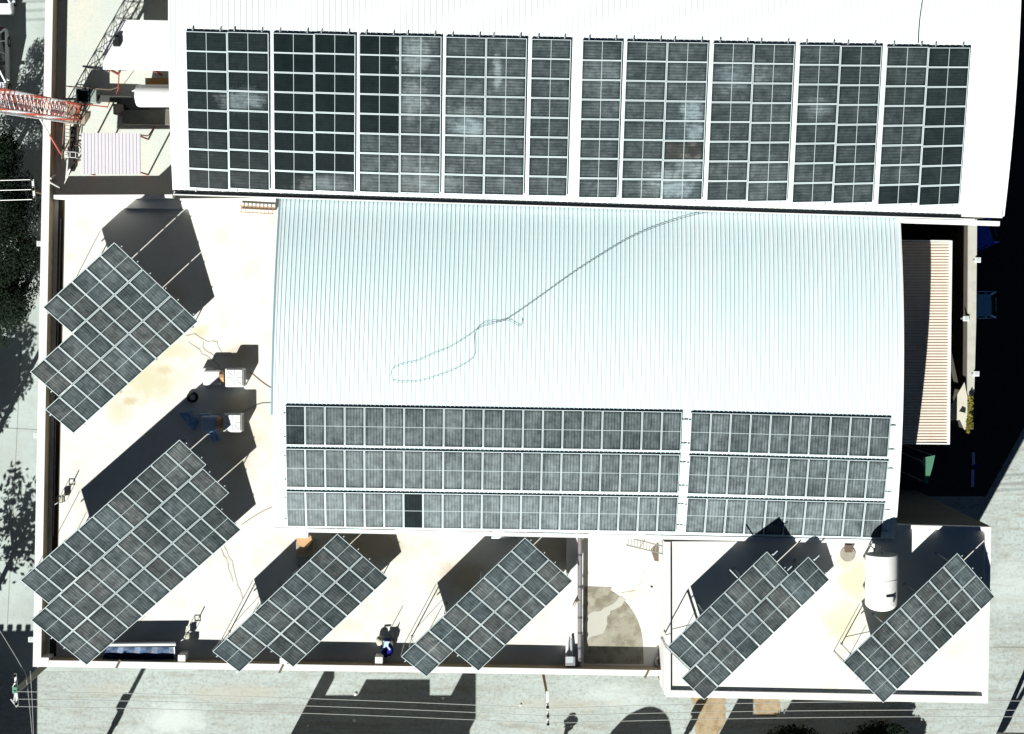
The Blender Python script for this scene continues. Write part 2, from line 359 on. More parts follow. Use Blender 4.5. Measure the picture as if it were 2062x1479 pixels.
        return o
def sub(mb, name, m, part, **k):
    "sub-part: vertices are given in world space, the part sits at its thing's origin"
    root = part.parent if part.parent else part
    o = mb.build(name, m, root, **k); o.parent = part
    return o

def copy_tree(o, parent=None):
    c = o.copy(); C.objects.link(c); c.parent = parent
    for ch in o.children: copy_tree(ch, c)
    return c

# ---------------------------------------------------------------- ground
def sheet(name, pts, z, m, cell=None):
    mb = MB(); mb.add([(p[0], p[1], z) for p in pts], [list(range(len(pts)))])
    o = mb.build(name, m, fix=False)
    o.data.update()
    if o.data.polygons[0].normal.z < 0: o.data.flip_normals()
    return tag(o, kind='structure')
sheet('ground', [(-1500, -1500), (1500, -1500), (1500, 1500), (-1500, 1500)], GZ, 'ground')
def PG(pts, z): return [P(a, b, z) for a, b in pts]
sheet('lane', PG([(-500, -500), (400, -500), (400, 1352), (-500, 1352)], GZ + .004), GZ + .004, 'lane')
sheet('alley_shade_sheet', PG([(1500, -500), (2600, -500), (2600, -40), (2250, 520), (1985, 1000), (1500, 1000)], GZ + .004), GZ + .004, 'alley_shade')  # near-black sheet cut along the cast-shadow edge to deepen the shade
M['soil2'] = M['soil']
def rough_outline(pts, z, jit, seed):
    rnd_ = random.Random(seed); W_ = [P(a, b, z) for a, b in pts]; out = []
    for i in range(len(W_)):
        a, b = W_[i], W_[(i + 1) % len(W_)]; k = max(2, int((b - a).length / .2))
        for q in range(k): p = a.lerp(b, q / k); out.append((p.x + rnd_.uniform(-jit, jit), p.y + rnd_.uniform(-jit, jit)))
    return out
sheet('soil_patch', rough_outline([(1384, 1370), (1462, 1370), (1460, 1420), (1462, 1452), (1440, 1484), (1400, 1484), (1398, 1460), (1410, 1432), (1392, 1412)], GZ + .008, .10, 3), GZ + .008, 'soil')
sheet('soil_patch', rough_outline([(1512, 1370), (1560, 1370), (1572, 1425), (1560, 1445), (1520, 1440)], GZ + .008, .10, 4), GZ + .008, 'soil')
# joints in the pale lane
mb = MB()
for x0, y0, x1, y1 in ((45, 640, 28, 1000), (28, 1000, 14, 1270), (0, 862, 78, 866), (-20, 1130, 72, 1128), (2000, 1304, 2300, 1306)):
    a, b = P(x0, y0, GZ + .012), P(x1, y1, GZ + .012); d = (b - a).normalized(); s_ = Vector((-d.y, d.x, 0)) * .02
    mb.add([a - s_, b - s_, b + s_, a + s_], [(0, 1, 2, 3)])
tag(mb.build('road_joints', mat('joint_filler', (.30, .31, .28), .9)), kind='structure')

# ---------------------------------------------------------------- terrace building
def wallrun(mb, a, b, c, d, z0, z1):
    "wall with outer edge a-b and inner edge d-c, given as world points"
    mb.prism([a, b, c, d], z0, z1)
PH = 0.9
tb = empty('terrace_building', P(300, 800, GZ), 'low plastered building with a whitewashed flat roof terrace ringed by a parapet', 'building')
oNW, oSW = P(97, -300, PH), P(66, 1343, PH); iNW, iSW = P(112, -300, PH), P(82.5, 1330, PH)
oSE, iSE = P(1338, 1362, PH), P(1338, 1350.5, PH)
mb = MB(); mb.prism([iNW, P(570, -300, 0), P(575, 420, 0), P(560, 1000, 0), P(1345, 1030, 0), P(1345, 1340, 0), P(1338, 1350.5, PH).xy.to_3d(), iSW], -.3, 0)
fl = mb.build('roof_terrace', 'terrace', tb)
mb = MB()
wallrun(mb, oNW, oSW, iSW, iNW, 0, PH); wallrun(mb, oSW, oSE, iSE, iSW, 0, PH)
mb.build('parapet', 'paint', tb)
mb = MB()                        # inner plaster skin, slightly proud
e = Vector((.02, 0, 0)); f_ = Vector((0, .02, 0))
mb.prism([iNW, iSW, iSW + e, iNW + e], .0, PH - .03); mb.prism([iSW + f_ + e, iSE + f_, iSE, iSW + e], .0, PH - .03)
mb.build('parapet_plaster', 'paint_inner', tb)
mb = MB(); mb.prism([oNW, oSW, oSE, P(1338, 1100, 0), P(560, 1050, 0), P(560, -300, 0)], GZ, -.3)
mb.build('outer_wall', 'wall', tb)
mb = MB(); mb.prism([P(118, 402, .006), P(131, 402, .006), P(113, 1330, .006), P(100, 1330, .006)], .001, .006); mb.build('parapet_shade_strip', mat('shade_strip_brown', (.06, .05, .04), .9, [(2, .5, (.12, .09, .06), (1, .2, 1), .45, .65)]), tb)  # dark strip deepening the west parapet's shadow band, brown stains mixed in
mb = MB(); mb.tube([P(122, 440, .12), P(113, 800, .12), P(107, 1080, .12)], .025, 6); mb.build('conduit', 'pipe', tb)
# yard surface (north part) as a sheet 4 mm above
mb = MB(); y0 = [P(119, -300, .004), P(346, -300, .004), P(346, 393, .004), P(100, 393, .004)]
mb.add(y0, [(0, 3, 2, 1)]); mb.build('yard_paving', 'yard', tb, fix=False)
# wall between yard and terrace, and the painted ledge behind it
t = empty('divider_wall', P(220, 396, 0), 'thin white wall between the pipe yard and the roof terrace', 'wall')
mb = MB(); mb.prism([P(108, 393, PH), P(347, 392, PH), P(347, 399, PH), P(108, 401, PH)], .004, PH); mb.build('wall', 'paint', t)
mb = MB(); mb.prism([P(134, 401.5, .25), P(555, 399, .25), P(555, 424, .25), P(134, 418, .25)], .004, .25); mb.build('ledge', 'paint', t)
# small piers on the parapet
for i, (x, y, lb) in enumerate(((366, 1330, 'white stub pier on the south parapet beside the lean-to frame'), (571, 1336, 'white stub pier on the parapet between the two tips of a solar rack'),
                                (763, 1334, 'white stub pier on the parapet just below the blue bundle'), (91, 1335, 'white stub pier in the south-west corner of the parapet'))):
    p = P(x, y, PH); mb = MB(); mb.box((p.x, p.y + .12, PH / 2), (.42, .36, PH + .06), R(-1)); o = mb.build('parapet_pier', 'paint', bevel=.02)
    tag(o, lb, 'pier', 'piers on the south parapet')
# rainwater spouts through the parapet
for i, (x, y, lb) in enumerate(((238, 1338, 'dark gap of a rain spout in the parapet below the biggest lower solar rack'), (1302, 1358, 'rusty rain spout over the parapet near the old tyre'), (566, 1348, 'dark rain spout by the pier between rack tips'))):
    p = P(x, y, PH); mb = MB(); mb.beam((p.x + .12, p.y + .25, PH + .03), (p.x - .1, p.y - .2, PH + .03), .12, .05); o = mb.build('rain_spout', 'brown')
    tag(o, lb, 'spout', 'rain spouts on the parapet')
for x, y, lb in ((80, 491, 'white box lamp on the west wall beside the upper solar rack'), (74, 877, 'white box lamp on the west wall between two solar racks'),
                 (63, 1288, 'white box lamp on the west wall near the utility pole'), (1969, 524, 'pale box lamp on the east wall between the blue cars'),
                 (1966, 753, 'pale box lamp on the east wall south of the blue cars'), (1945, 642, 'pale box lamp on the inner side of the east wall')):
    p = P(x, y, .6); s_ = 1 if x > 1960 or 1900 < x < 1950 and False else -1
    r_ = empty('wall_lamp', p, lb, 'lamp', 'box lamps along the walls')
    mb = MB(); mb.box(p, (.30, .28, .14)); mb.build('housing', 'metal_w', r_, bevel=.015)
    mb = MB(); mb.box(p + Vector((.17 if x < 100 else -.17, 0, -.04)), (.2, .08, .06)); mb.build('bracket', 'steel', r_)
    mb = MB(); mb.box(p + Vector((0, 0, .073)), (.2, .18, .01)); mb.build('lens', mat('pale_lens', (.5, .56, .58), .2) if 'pale_lens' not in bpy.data.materials else bpy.data.materials['pale_lens'], r_)

# east boundary wall strip
t = empty('boundary_wall', P(1955, 650, GZ), 'long pale boundary wall beside the blue cars', 'wall')
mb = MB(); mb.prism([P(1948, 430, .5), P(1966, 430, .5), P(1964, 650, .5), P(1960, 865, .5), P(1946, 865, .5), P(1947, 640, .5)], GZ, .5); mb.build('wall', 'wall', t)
mb = MB(); mb.prism([P(1949, 431, .5), P(1967, 431, .5), P(1965, 650, .5), P(1961, 800, .5), P(1947, 800, .5), P(1948, 640, .5)], .504, .56)
mb.build('coping', mat('grey_coping', (.52, .52, .46), .9, [(2, .5, (.4, .4, .33), S1, .45, .65)]), t)
t = empty('sunlit_triangle', P(1930, 830, .4), 'sunlit triangle of ledge, cut as a pale sheet, between the boundary wall and the striped canopy', 'canopy')
mb = MB(); mb.prism([P(1942, 770, .62), P(1948, 800, .62), P(1948, 862, .62), P(1942, 866, .62), P(1933, 846, .62), P(1912, 848, .62), P(1912, 822, .62)], .6, .63)
mb.build('sheet', mat('sunlit_ledge', (.62, .60, .50), .9, [(2, .5, (.5, .48, .38), S1, .45, .65)]), t)  # sunlit patch on the ledge, built as a pale cut-out
mb = MB(); mb.prism([P(1938, 818, .64), P(1945, 822, .64), P(1944, 832, .64), P(1931, 829, .64)], .636, .64); mb.build('hole', 'dark', t)
t = empty('gate_rail', P(1960, 945, -1), 'thin pale blue gate top in the dark alley south of the boundary wall', 'gate')
mb = MB(); mb.beam(P(1960, 912, -1), P(1960, 938, -1), .14, .08); mb.beam(P(1959, 946, -1), P(1958, 981, -1), .14, .08); mb.build('rail', mat('pale_blue_paint', (.4, .55, .95), .5), t)
mb = MB(); mb.beam(P(1964, 930, -1.1), P(1962, 985, -1.1), .05, .06); mb.box(P(1964, 940, -1), (.22, .3, .1)); mb.build('latch_plate', 'navy', t)
mb = MB(); mb.beam(P(1958, 905, -2), P(1956, 990, -2), .05, .3); mb.build('leaf_panel', 'dark', t)
def leaves(mb, c, rad, n, size, flat=1.0, seed=1, lobes=6):
    rnd = random.Random(seed); cs = []
    for i in range(lobes):
        a = rnd.uniform(0, 6.28); q = rnd.uniform(.2, .75)
        cs.append((Vector((math.cos(a) * q * rad[0], math.sin(a) * q * rad[1], rnd.uniform(-.5, .6) * rad[2])), rnd.uniform(.3, .6)))
    for i in range(n):
        o, k = rnd.choice(cs)
        u = Vector((rnd.gauss(0, 1), rnd.gauss(0, 1), rnd.gauss(0, 1))).normalized() * (rnd.random() ** .45) * k
        p = Vector(c) + o + Vector((u.x * rad[0], u.y * rad[1], u.z * rad[2]))
        q = Matrix.Rotation(rnd.uniform(0, 6.28), 3, 'Z') @ Matrix.Rotation(rnd.uniform(-1.1, 1.1), 3, 'X')
        s_ = size * rnd.uniform(.6, 1.5)
        vs = [p + q @ Vector((x * s_, y * s_, 0)) for x, y in ((-.5, 0), (0, -.22), (.5, 0), (0, .22))]
        mb.add(vs, [(0, 1, 2, 3)])
t = empty('climbing_plant', P(1953, 832, .5), 'yellow and rust leaved plant growing over the end of the boundary wall', 'plant')
mb = MB(); leaves(mb, P(1953, 848, .75), (.22, .65, .25), 500, .16, seed=3); leaves(mb, P(1953, 812, .75), (.18, .5, .2), 260, .15, seed=4); mb.build('foliage', 'leafg', t, fix=False)
mb = MB(); mb.tube([P(1953, 860, .56), P(1952, 835, .7), P(1953, 805, .68)], .03, 5); mb.build('stem', 'bark', t)

# ---------------------------------------------------------------- vaulted roofs
def vault(name, label, cat, NW, NE, SW, SE, zf, ribs, pitch_m, rib_h, mroof, mseam, seg, wall_in, wall_z0, dark_w=.018):
    """NW.. are ground-plan corners (Vector); zf(s) gives z for s = 0 (north) .. 1 (south)."""
    t = empty(name, (NW + SE) / 2 * 1.0, label, cat); t.location.z = GZ
    nx = int((NE - NW).xy.length / pitch_m)
    mb = MB(); idx = []
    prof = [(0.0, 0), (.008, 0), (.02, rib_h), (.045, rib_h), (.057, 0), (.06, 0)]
    cols = []
    for i in range(nx):
        for k, (dx, dz) in enumerate(prof):
            cols.append(((i * pitch_m + dx), dz))
    W = (NE - NW).xy.length
    cols = [c for c in cols if c[0] < W - .01] + [(W, 0)]
    for j in range(seg + 1):
        s_ = j / seg; A = NW.lerp(SW, s_); B = NE.lerp(SE, s_); z = zf(s_)
        for (x, dz) in cols:
            p = A.lerp(B, x / W); mb.v.append(Vector((p.x, p.y, z + dz)))
    n = len(cols)
    for j in range(seg):
        for i in range(n - 1):
            mb.f.append([j * n + i, (j + 1) * n + i, (j + 1) * n + i + 1, j * n + i + 1])
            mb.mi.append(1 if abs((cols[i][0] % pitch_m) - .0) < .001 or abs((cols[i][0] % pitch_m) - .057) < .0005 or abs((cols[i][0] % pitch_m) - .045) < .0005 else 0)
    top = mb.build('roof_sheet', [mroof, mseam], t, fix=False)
    # underside / fascia boards along the arc ends
    for a, b, sg in ((NW, SW, 1), (NE, SE, -1)):
        mb = MB()
        d = (NE - NW).normalized() * .10 * sg
        for j in range(seg):
            p, q = a.lerp(b, j / seg), a.lerp(b, (j + 1) / seg); z, z2 = zf(j / seg), zf((j + 1) / seg)
            mb.add([(p.x, p.y, z - .35), (q.x, q.y, z2 - .35), (q.x, q.y, z2 + .03), (p.x, p.y, z + .03),
                    (p.x + d.x, p.y + d.y, z - .35), (q.x + d.x, q.y + d.y, z2 - .35), (q.x + d.x, q.y + d.y, z2 + .03), (p.x + d.x, p.y + d.y, z + .03)],
                   [(0, 1, 2, 3), (4, 7, 6, 5), (3, 2, 6, 7), (0, 4, 5, 1)])
        mb.build('verge_trim', 'metal_w', t)
    # gable and side walls
    mb = MB(); e = (NE - NW).normalized() * wall_in
    for a, b, sg in ((NW, SW, 1), (NE, SE, -1)):
        for j in range(seg):
            p, q = a.lerp(b, j / seg) + e * sg, a.lerp(b, (j + 1) / seg) + e * sg
            mb.add([(p.x, p.y, wall_z0), (q.x, q.y, wall_z0), (q.x, q.y, zf((j + 1) / seg) - .03), (p.x, p.y, zf(j / seg) - .03)], [(0, 1, 2, 3)])
    for a, b, s_, sg in ((NW, NE, 0, -1), (SW, SE, 1, 1)):
        k = Vector((0, wall_in * sg, 0)); p, q = a + k + e, b + k - e
        z = zf(s_) - .05
        mb.add([(p.x, p.y, wall_z0), (q.x, q.y, wall_z0), (q.x, q.y, z), (p.x, p.y, z)], [(0, 1, 2, 3)])
    mb.build('wall', 'wall', t)
    return t
# middle warehouse: arc from north edge to south eave
mNW, mSW, mSE = P(566, 398, 4.3), P(551, 1061, 3.4), P(1802, 1086, 3.4); mNE = P(1812, 421, 4.3)
def mid_zt(t_):      # t_: picture row corrected for the building's turn
    return 5.2 - 1.2e-5 * (t_ - 680) ** 2
M_T0, M_T1 = 402.0, 1066.0
def mid_z(s_):
    return mid_zt(M_T0 + (M_T1 - M_T0) * s_)
mid = vault('middle_warehouse', 'warehouse with a gently arched pale cyan ribbed roof and three rows of grey panels', 'building', mNW, mNE, mSW, mSE, mid_z, 143, .2255, .036, 'roofm', 'seam', 40, .25, GZ)
mb = MB()
for j in range(26):
    s0, s1 = j / 40, (j + 1) / 40; a, b = mNW.lerp(mSW, s0), mNW.lerp(mSW, s1)
    mb.beam((a.x - .06, a.y, mid_z(s0) - .02), (b.x - .06, b.y, mid_z(s1) - .02), .09, .10)
mb.build('edge_flashing', 'sky_reflect', mid)  # blue of reflected sky painted onto the metal edge
mb = MB()
a, b = mSW, mSE; n_ = Vector((0, -.16, 0))
mb.beam(Vector((a.x, a.y, 3.33)) + n_, Vector((b.x, b.y, 3.33)) + n_, .22, .12); mb.build('gutter', 'metal_w', mid)
# big warehouse
bSW, bSE = P(348, 384, 4.9), P(2022, 436, 4.9)
bNW0, bNE0 = P(340, 0, 7.35), P(2050, 0, 7.35)
k_ = 1.62
bNW = bSW + (bNW0 - bSW) * k_; bNE = bSE + (P(2050.5, 33, 7.25) - bSE) * (bNW - bSW).xy.length / (P(2050.5, 33, 7.25) - bSE).xy.length
B_LEN = (bNW - bSW).xy.length
def big_z(s_):       # s_=1 south eave, arc crown at the north end
    q = 1 - s_
    return 4.9 + 3.05 * (1 - (1 - min(q, 1.0)) ** 2)
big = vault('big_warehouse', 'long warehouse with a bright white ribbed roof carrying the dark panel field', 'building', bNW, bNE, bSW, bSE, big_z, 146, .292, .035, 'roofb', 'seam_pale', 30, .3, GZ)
# gutter under the big roof's south eave
d_ = (bSE - bSW).xy.to_3d().normalized(); n_ = Vector((d_.y, -d_.x, 0))
def eave(x, off, z): 
    p = bSW + (bSE - bSW) * x + n_ * off; return Vector((p.x, p.y, z))
mb = MB(); mb.beam(eave(.0, .20, 4.74), eave(.965, .20, 4.74), .05, .22); mb.beam(eave(.0, .10, 4.64), eave(.965, .10, 4.64), .2, .03); mb.build('gutter', 'metal_w', big)
mb = MB(); mb.beam(eave(.875, .36, 4.3), eave(.9985, .36, 4.3), .24, .3); mb.build('fascia_beam', 'metal_w', big)
mb = MB(); 
for a, b in ((.0, .995),): mb.beam(eave(a, .02, 4.93), eave(b, .02, 4.93), .05, .05)
mb.build('eave_shade_strip', 'dark', big)  # black strip standing in for rib-end shade over the gutter
mb = MB(); p = eave(.972, -.75, 5.05); mb.box(p, (2.1, 1.7, .12), R(-1.8)); mb.build('corner_cap', 'metal_w', big)

# white canopy and other yard roofs live further down

# ---------------------------------------------------------------- solar panels
PWm, PLm = 1.01, 2.065          # one module
def make_panel(parent, mw, name='solar_panel'):
    pass
mb = MB(); mb.box((0, 0, .012), (PWm - .07, PLm - .07, .012)); 
me_glass = mb.build('solar_panel', 'solar').data; g0 = bpy.data.objects['solar_panel']; bpy.data.objects.remove(g0)
for v in me_glass.vertices: v.co.z += .018
mb = MB()
fw = .042
for sx in (-1, 1): mb.box((sx * (PWm / 2 - fw / 2), 0, .006), (fw, PLm, .04))
for sy in (-1, 1): mb.box((0, sy * (PLm / 2 - fw / 2), .006), (PWm - 2 * fw, fw, .04))
o_ = mb.build('frame', 'alu'); me_frame = o_.data; off_ = o_.location.copy()
for v in me_frame.vertices: v.co += off_
bpy.data.objects.remove(o_)
for v in me_glass.vertices: pass
# recentre the glass mesh on z so that object space is symmetric in x and y
def add_panel(root, Mw, dust=.5, warm=.3, label=None, frame_w=None):
    g = bpy.data.objects.new('solar_panel', me_glass); C.objects.link(g)
    g.parent = root; g.matrix_basis = Matrix.Translation(-root.location) @ Mw
    g.color = (dust, warm, 0, 1)
    if label: g['label'] = label
    f = bpy.data.objects.new('frame', me_frame); C.objects.link(f); f.parent = g
    return g
def frame_matrix(O, X, Y):
    X = X.normalized(); Z = X.cross(Y).normalized()
    if Z.z < 0: Z = -Z
    Y2 = Z.cross(X)
    m = Matrix((X, Y2, Z)).transposed().to_4x4(); m.translation = O
    return m

PV0, PL0 = 1.03, 2.09
# roof arrays: four picture corners and heights; n columns x rows; 'long' axis of the module along rows or columns
def on_roof(px, py, A, B, Bn, L, zf, rise):
    "point of the sight line that lies on the vault raised by rise"
    z = 5.0
    for _ in range(25):
        p = P(px, py, z); s_ = (p - A).dot(Bn) / L; z = z * .3 + .7 * (zf(max(0, min(1, s_))) + rise)
    return P(px, py, z)
def surf(NW, NE, SW, SE, zf, rise):
    ax_ = (NE - NW).xy.to_3d().normalized(); nrm = Vector((ax_.y, -ax_.x, 0)); A = NW.xy.to_3d(); L = (SW - NW).xy.to_3d().dot(nrm)
    return lambda px, py: on_roof(px, py, A, nrm, nrm, L, zf, rise)
def roof_array(label, px, sf, nx, ny, along, dust, group, special=None):
    (tlx, tly), (trx, try_), (brx, bry), (blx, bly) = px
    def G(u, v):
        x = (tlx * (1 - u) + trx * u) * (1 - v) + (blx * (1 - u) + brx * u) * v
        y = (tly * (1 - u) + try_ * u) * (1 - v) + (bly * (1 - u) + bry * u) * v
        return sf(x, y)
    TL, TR, BR, BL = G(0, 0), G(1, 0), G(1, 1), G(0, 1)
    c = (TL + BR) / 2
    root = empty('solar_array', (c.x, c.y, c.z - .15), label, 'solar array', group)
    for j in range(ny):
        for i in range(nx):
            u0, u1, v0, v1 = i / nx, (i + 1) / nx, j / ny, (j + 1) / ny
            q = G
            a, b, c_, d = q(u0, v0), q(u1, v0), q(u1, v1), q(u0, v1)
            O = (a + b + c_ + d) / 4
            ex = (b + c_ - a - d) / 2; ey = (d + c_ - a - b) / 2
            if along == 'x': Xa, Ya = ey, ex     # module length runs east-west
            else: Xa, Ya = ex, -ey
            mw = frame_matrix(O, Xa, Ya)
            dd, ww, lb = dust(i, j), .25, None
            if special and (i, j) in special: dd, ww, lb = special[(i, j)]
            kx, ky = Xa.length / PV0, Ya.length / PL0
            mw = mw @ Matrix.Diagonal((max(.95, min(1.05, kx)), max(.95, min(1.05, ky)), 1, 1))
            add_panel(root, mw, dd, ww, lb)
    # mounting rails, with ends that stick out at the top edge
    mb = MB(); dn = Vector((0, 0, -.055))
    if along == 'x':
        for i in range(nx):
            for f in (.17, .83):
                u = (i + f) / nx; ps = [G(u, k / ny) + dn for k in range(ny + 1)]
                ps[0] += (ps[0] - ps[1]).normalized() * .22; ps[-1] += (ps[-1] - ps[-2]).normalized() * .12
                mb = MB()
                for a, b in zip(ps[:-1], ps[1:]): mb.beam(a, b, .05, .06)
                mb.build('rail', 'steel', root)
    else:
        for f in (.2, .8):
            a, b = TL.lerp(BL, f), TR.lerp(BR, f); dd = (b - a).normalized()
            mb = MB(); mb.beam(a - dd * .1 + dn, b + dd * .32 + dn, .05, .06); mb.build('rail', 'steel', root)
    # feet and a black skirt added to draw the shadow line along the upper edge
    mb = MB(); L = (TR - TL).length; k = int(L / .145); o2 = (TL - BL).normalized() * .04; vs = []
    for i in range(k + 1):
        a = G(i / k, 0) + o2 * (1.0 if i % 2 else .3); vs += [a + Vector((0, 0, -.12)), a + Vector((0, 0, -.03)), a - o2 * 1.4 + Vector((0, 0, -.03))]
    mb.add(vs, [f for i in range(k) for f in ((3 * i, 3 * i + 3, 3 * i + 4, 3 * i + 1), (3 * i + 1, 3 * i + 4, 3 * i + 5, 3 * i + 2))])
    mb.build('shadow_skirt', 'rubber', root, fix=False)
    return root
RISE = .10
def zmid(py, px): return mid_zt(py - .0205 * (px - 566)) + RISE
SFM = surf(mNW, mNE, mSW, mSE, mid_z, RISE); SFB = surf(bNW, bNE, bSW, bSE, big_z, .14)
rows = [(817, 896.5, 829.5, 909), (903.5, 982, 915.5, 994), (989.5, 1060.5, 1001, 1072)]
rnd = random.Random(5)
for r_, (a, b, c, d) in enumerate(rows):
    xl = (574, 575, 576, 576)[r_]; xlb = (575, 576, 577)[r_]
    xr = (1374, 1369, 1365)[r_]; xrb = (1370, 1366, 1362)[r_]
    sp = {0: {(0, 0): (.22, .0, 'darker panel at the row end')}, 1: {}, 2: {(6, 0): (.04, .1, 'almost black clean panel')}}[r_]
    roof_array(('upper long row of twenty grey panels on the arched roof', 'middle long row of twenty grey panels on the arched roof', 'long row of twenty panels along the arched roof eave, one nearly black')[r_],
               [(xl, a), (xr, c), (xrb, d), (xlb, b)], SFM, 20, 1, 'y', lambda i, j: rnd.uniform(.62, .76) + r_ * .20 + min(i, 8) * .01 - .012 * max(0, i - 6), 'panel rows on the arched roof', sp)
rows2 = [(830.5, 910, 841, 921.5), (916.5, 995, 928, 1006), (1002.5, 1073, 1012.5, 1084)]
for r_, (a, b, c, d) in enumerate(rows2):
    xl = (1391.5, 1387.5, 1383)[r_]; xlb = (1388, 1384, 1380)[r_]
    xr = (1793, 1788, 1781)[r_]; xrb = (1788.5, 1782, 1776)[r_]
    roof_array(('upper short row of ten grey panels near the striped canopy', 'middle short row of ten grey panels on the arched roof', 'short row of ten panels on the eave crossed by a rack shadow')[r_],
               [(xl, a), (xr, c), (xrb, d), (xlb, b)], SFM, 10, 1, 'y', lambda i, j: rnd.uniform(.64, .78) + r_ * .14, 'panel rows on the arched roof')
# big roof field: ten blocks, eight rows each
S_of = lambda py, px: 1 - (((py - .031 * (px - 348)) - 384) / (0 - 384)) / k_   # fraction north(0)..south(1)
def zbig(py, px): return big_z(max(0, min(1, S_of(py, px)))) + .15
blocks = [  # top-left, top-right, bottom-right, bottom-left, columns
    ((373, 64), (541, 66.5), (543.5, 383), (380, 380.5), 2, 'first block of the white roof, darkest glass with one dusty patch'),
    ((549, 67), (716, 70), (715, 387.5), (551.5, 384.5), 2, 'second block of the white roof, uniformly near black'),
    ((723, 71), (889.5, 74), (886.5, 391), (722.5, 388), 2, 'third block of the white roof, black upper side and dusty stripe'),
    ((897, 75), (1061.5, 78), (1055, 394.5), (892.5, 391), 2, 'fourth block of the white roof with two bright smears'),
    ((1070, 79), (1150.5, 80.5), (1142, 396), (1062.5, 394.5), 1, 'narrow single column west of the bare white strip'),
    ((1172.5, 82), (1254, 83), (1243.5, 399.5), (1164, 398.5), 1, 'narrow single column east of the bare white strip'),
    ((1261.5, 83.5), (1427, 86.5), (1414, 403.5), (1249.5, 400), 2, 'block with whitish bottom corner and a reddish panel'),
    ((1436, 87), (1601, 90), (1585, 407), (1422, 403.5), 2, 'evenly grey block, third from the east verge'),
    ((1610, 90.5), (1776.5, 93.5), (1757.5, 410.5), (1594, 407.5), 2, 'evenly grey block with small white scratches, second from the east verge'),
    ((1786, 94), (1954, 97), (1931.5, 414), (1766, 411), 2, 'easternmost block, its outer column darker'),
]
base = [(.07, .08), (.02, .02), (.03, .36), (.36, .38), (.34,), (.36,), (.36, .36), (.34, .36), (.33, .28), (.28, .09)]
spec = {0: {(1, 3): (.12, .1, 'dusty panel')}, 2: {(0, 7): (.32, .1, None), (0, 6): (.3, .1, None), (0, 5): (.26, .1, None)},
        3: {(0, 4): (.36, .1, 'panel with a whitish smear')},
        6: {(1, 3): (.36, .1, 'panel with a chalky half'), (1, 4): (.36, .1, 'panel with a chalky half'), (1, 5): (.2, 1.6, 'reddish brown panel'), (1, 7): (.4, .1, 'panel with whitish corner')},
        7: {(0, 1): (.34, .1, None)}, 9: {(0, 7): (.06, .2, None), (1, 7): (.06, .2, None)}, 1: {(1, 7): (.2, .1, 'dusty lower panel')}, 4: {}, 5: {}, 8: {}}
for k, (tl, tr, br, bl, nx, lb) in enumerate(blocks):
    roof_array(lb, [tl, tr, br, bl], SFB, nx, 8, 'x', lambda i, j: base[k][i] * rnd.uniform(.8, 1.2), 'panel blocks on the white roof', spec.get(k))

# ---------------------------------------------------------------- free-standing racks on the roofs
PU, PV = 2.10, 1.03
def rack(label, O, az, ti, ro, cols, zf, dust, legs_rust=False, extra=()):
    O = Vector(O)
    u = Vector((math.cos(az) * math.cos(ti), math.sin(az) * math.cos(ti), -math.sin(ti)))
    v0 = Vector((math.sin(az), -math.cos(az), 0)); n = u.cross(v0)
    if n.z < 0: n = -n
    v = v0 * math.cos(ro) - n * math.sin(ro)
    at = lambda i, j, dn=0.0: O + u * (PU * i) + v * (PV * j) - n * dn
    jm = sum((a + b) / 2 for a, b in cols) / len(cols)
    c = at(len(cols) / 2, jm)
    root = empty('solar_rack', (c.x, c.y, zf), label, 'solar rack', 'tilted panel racks on the flat roofs')
    rr = random.Random(int(abs(O.x) * 100))
    for i, (j0, j1) in enumerate(cols):
        for k in range(int(round(j1 - j0))):
            mw = frame_matrix(at(i + .5, j0 + k + .5, -.0), v, u)
            add_panel(root, mw, 1.35 * dust * rr.uniform(.8, 1.25), rr.uniform(.1, .6))
        for f in (.22, .78):
            mb = MB(); mb.beam(at(i + f, j0 - .12, .065), at(i + f, j1 + .12, .065), .045, .07); mb.build('purlin', 'alu', root)
    n_c = len(cols)
    J0 = min(a for a, b in cols); J1 = max(b for a, b in cols)
    js = [J0 + .6 + (J1 - J0 - 1.2) * q / 3 for q in range(4)]
    for q, j in enumerate(js):
        ins = [i for i, (a, b) in enumerate(cols) if a - .1 <= j <= b + .1]
        i0, i1 = min(ins) + .03, max(ins) + .97
        a, b = at(i0, j, .14), at(i1, j, .14)
        mb = MB(); mb.beam(a, b, .06, .08); mb.build('rafter', 'steel', root)
        for p in (a, b):
            mb = MB(); mb.beam(Vector((p.x, p.y, zf)), p, .045, .045); mb.box((p.x, p.y, zf + .01), (.14, .14, .02))
            mb.build('leg', 'steel', root)
        mb = MB(); mid_ = a.lerp(b, .38); mb.beam(Vector((a.x, a.y, zf + (a.z - zf) * .15)), mid_, .025, .025); mb.build('brace', 'steel', root)
    # outer posts at the south-west end, tied back to the frame
    i0 = [i for i, (a, b) in enumerate(cols)][0]
    e0 = at(.02, cols[0][1] - .02, .1); e1 = at(.5, cols[0][1] - .02, .1)
    for p in (e0, e1):
        mb = MB(); mb.beam(Vector((p.x, p.y, zf)), p, .025, .025); mb.build('leg', 'steel', root)
    mb = MB(); mb.beam(Vector((e0.x, e0.y, zf + .05)), Vector((e1.x, e1.y, zf + .05)), .022, .022); mb.build('brace', 'steel', root)
    for (i, j, du, dv) in extra:
        mb = MB(); mb.beam(at(i, j, .07), at(i + du, j + dv, .07), .05, .05); mb.build('loose_rail', 'alu', root)
    return root
ZB = 3.02
rack('three column rack beside the round-topped coolers, notched on its street side', (-20.37073, 2.46476, 3.71594), -0.82839, 0.43429, 0.04321, [(0, 5), (0, 8), (0, 9)], 0, .33)
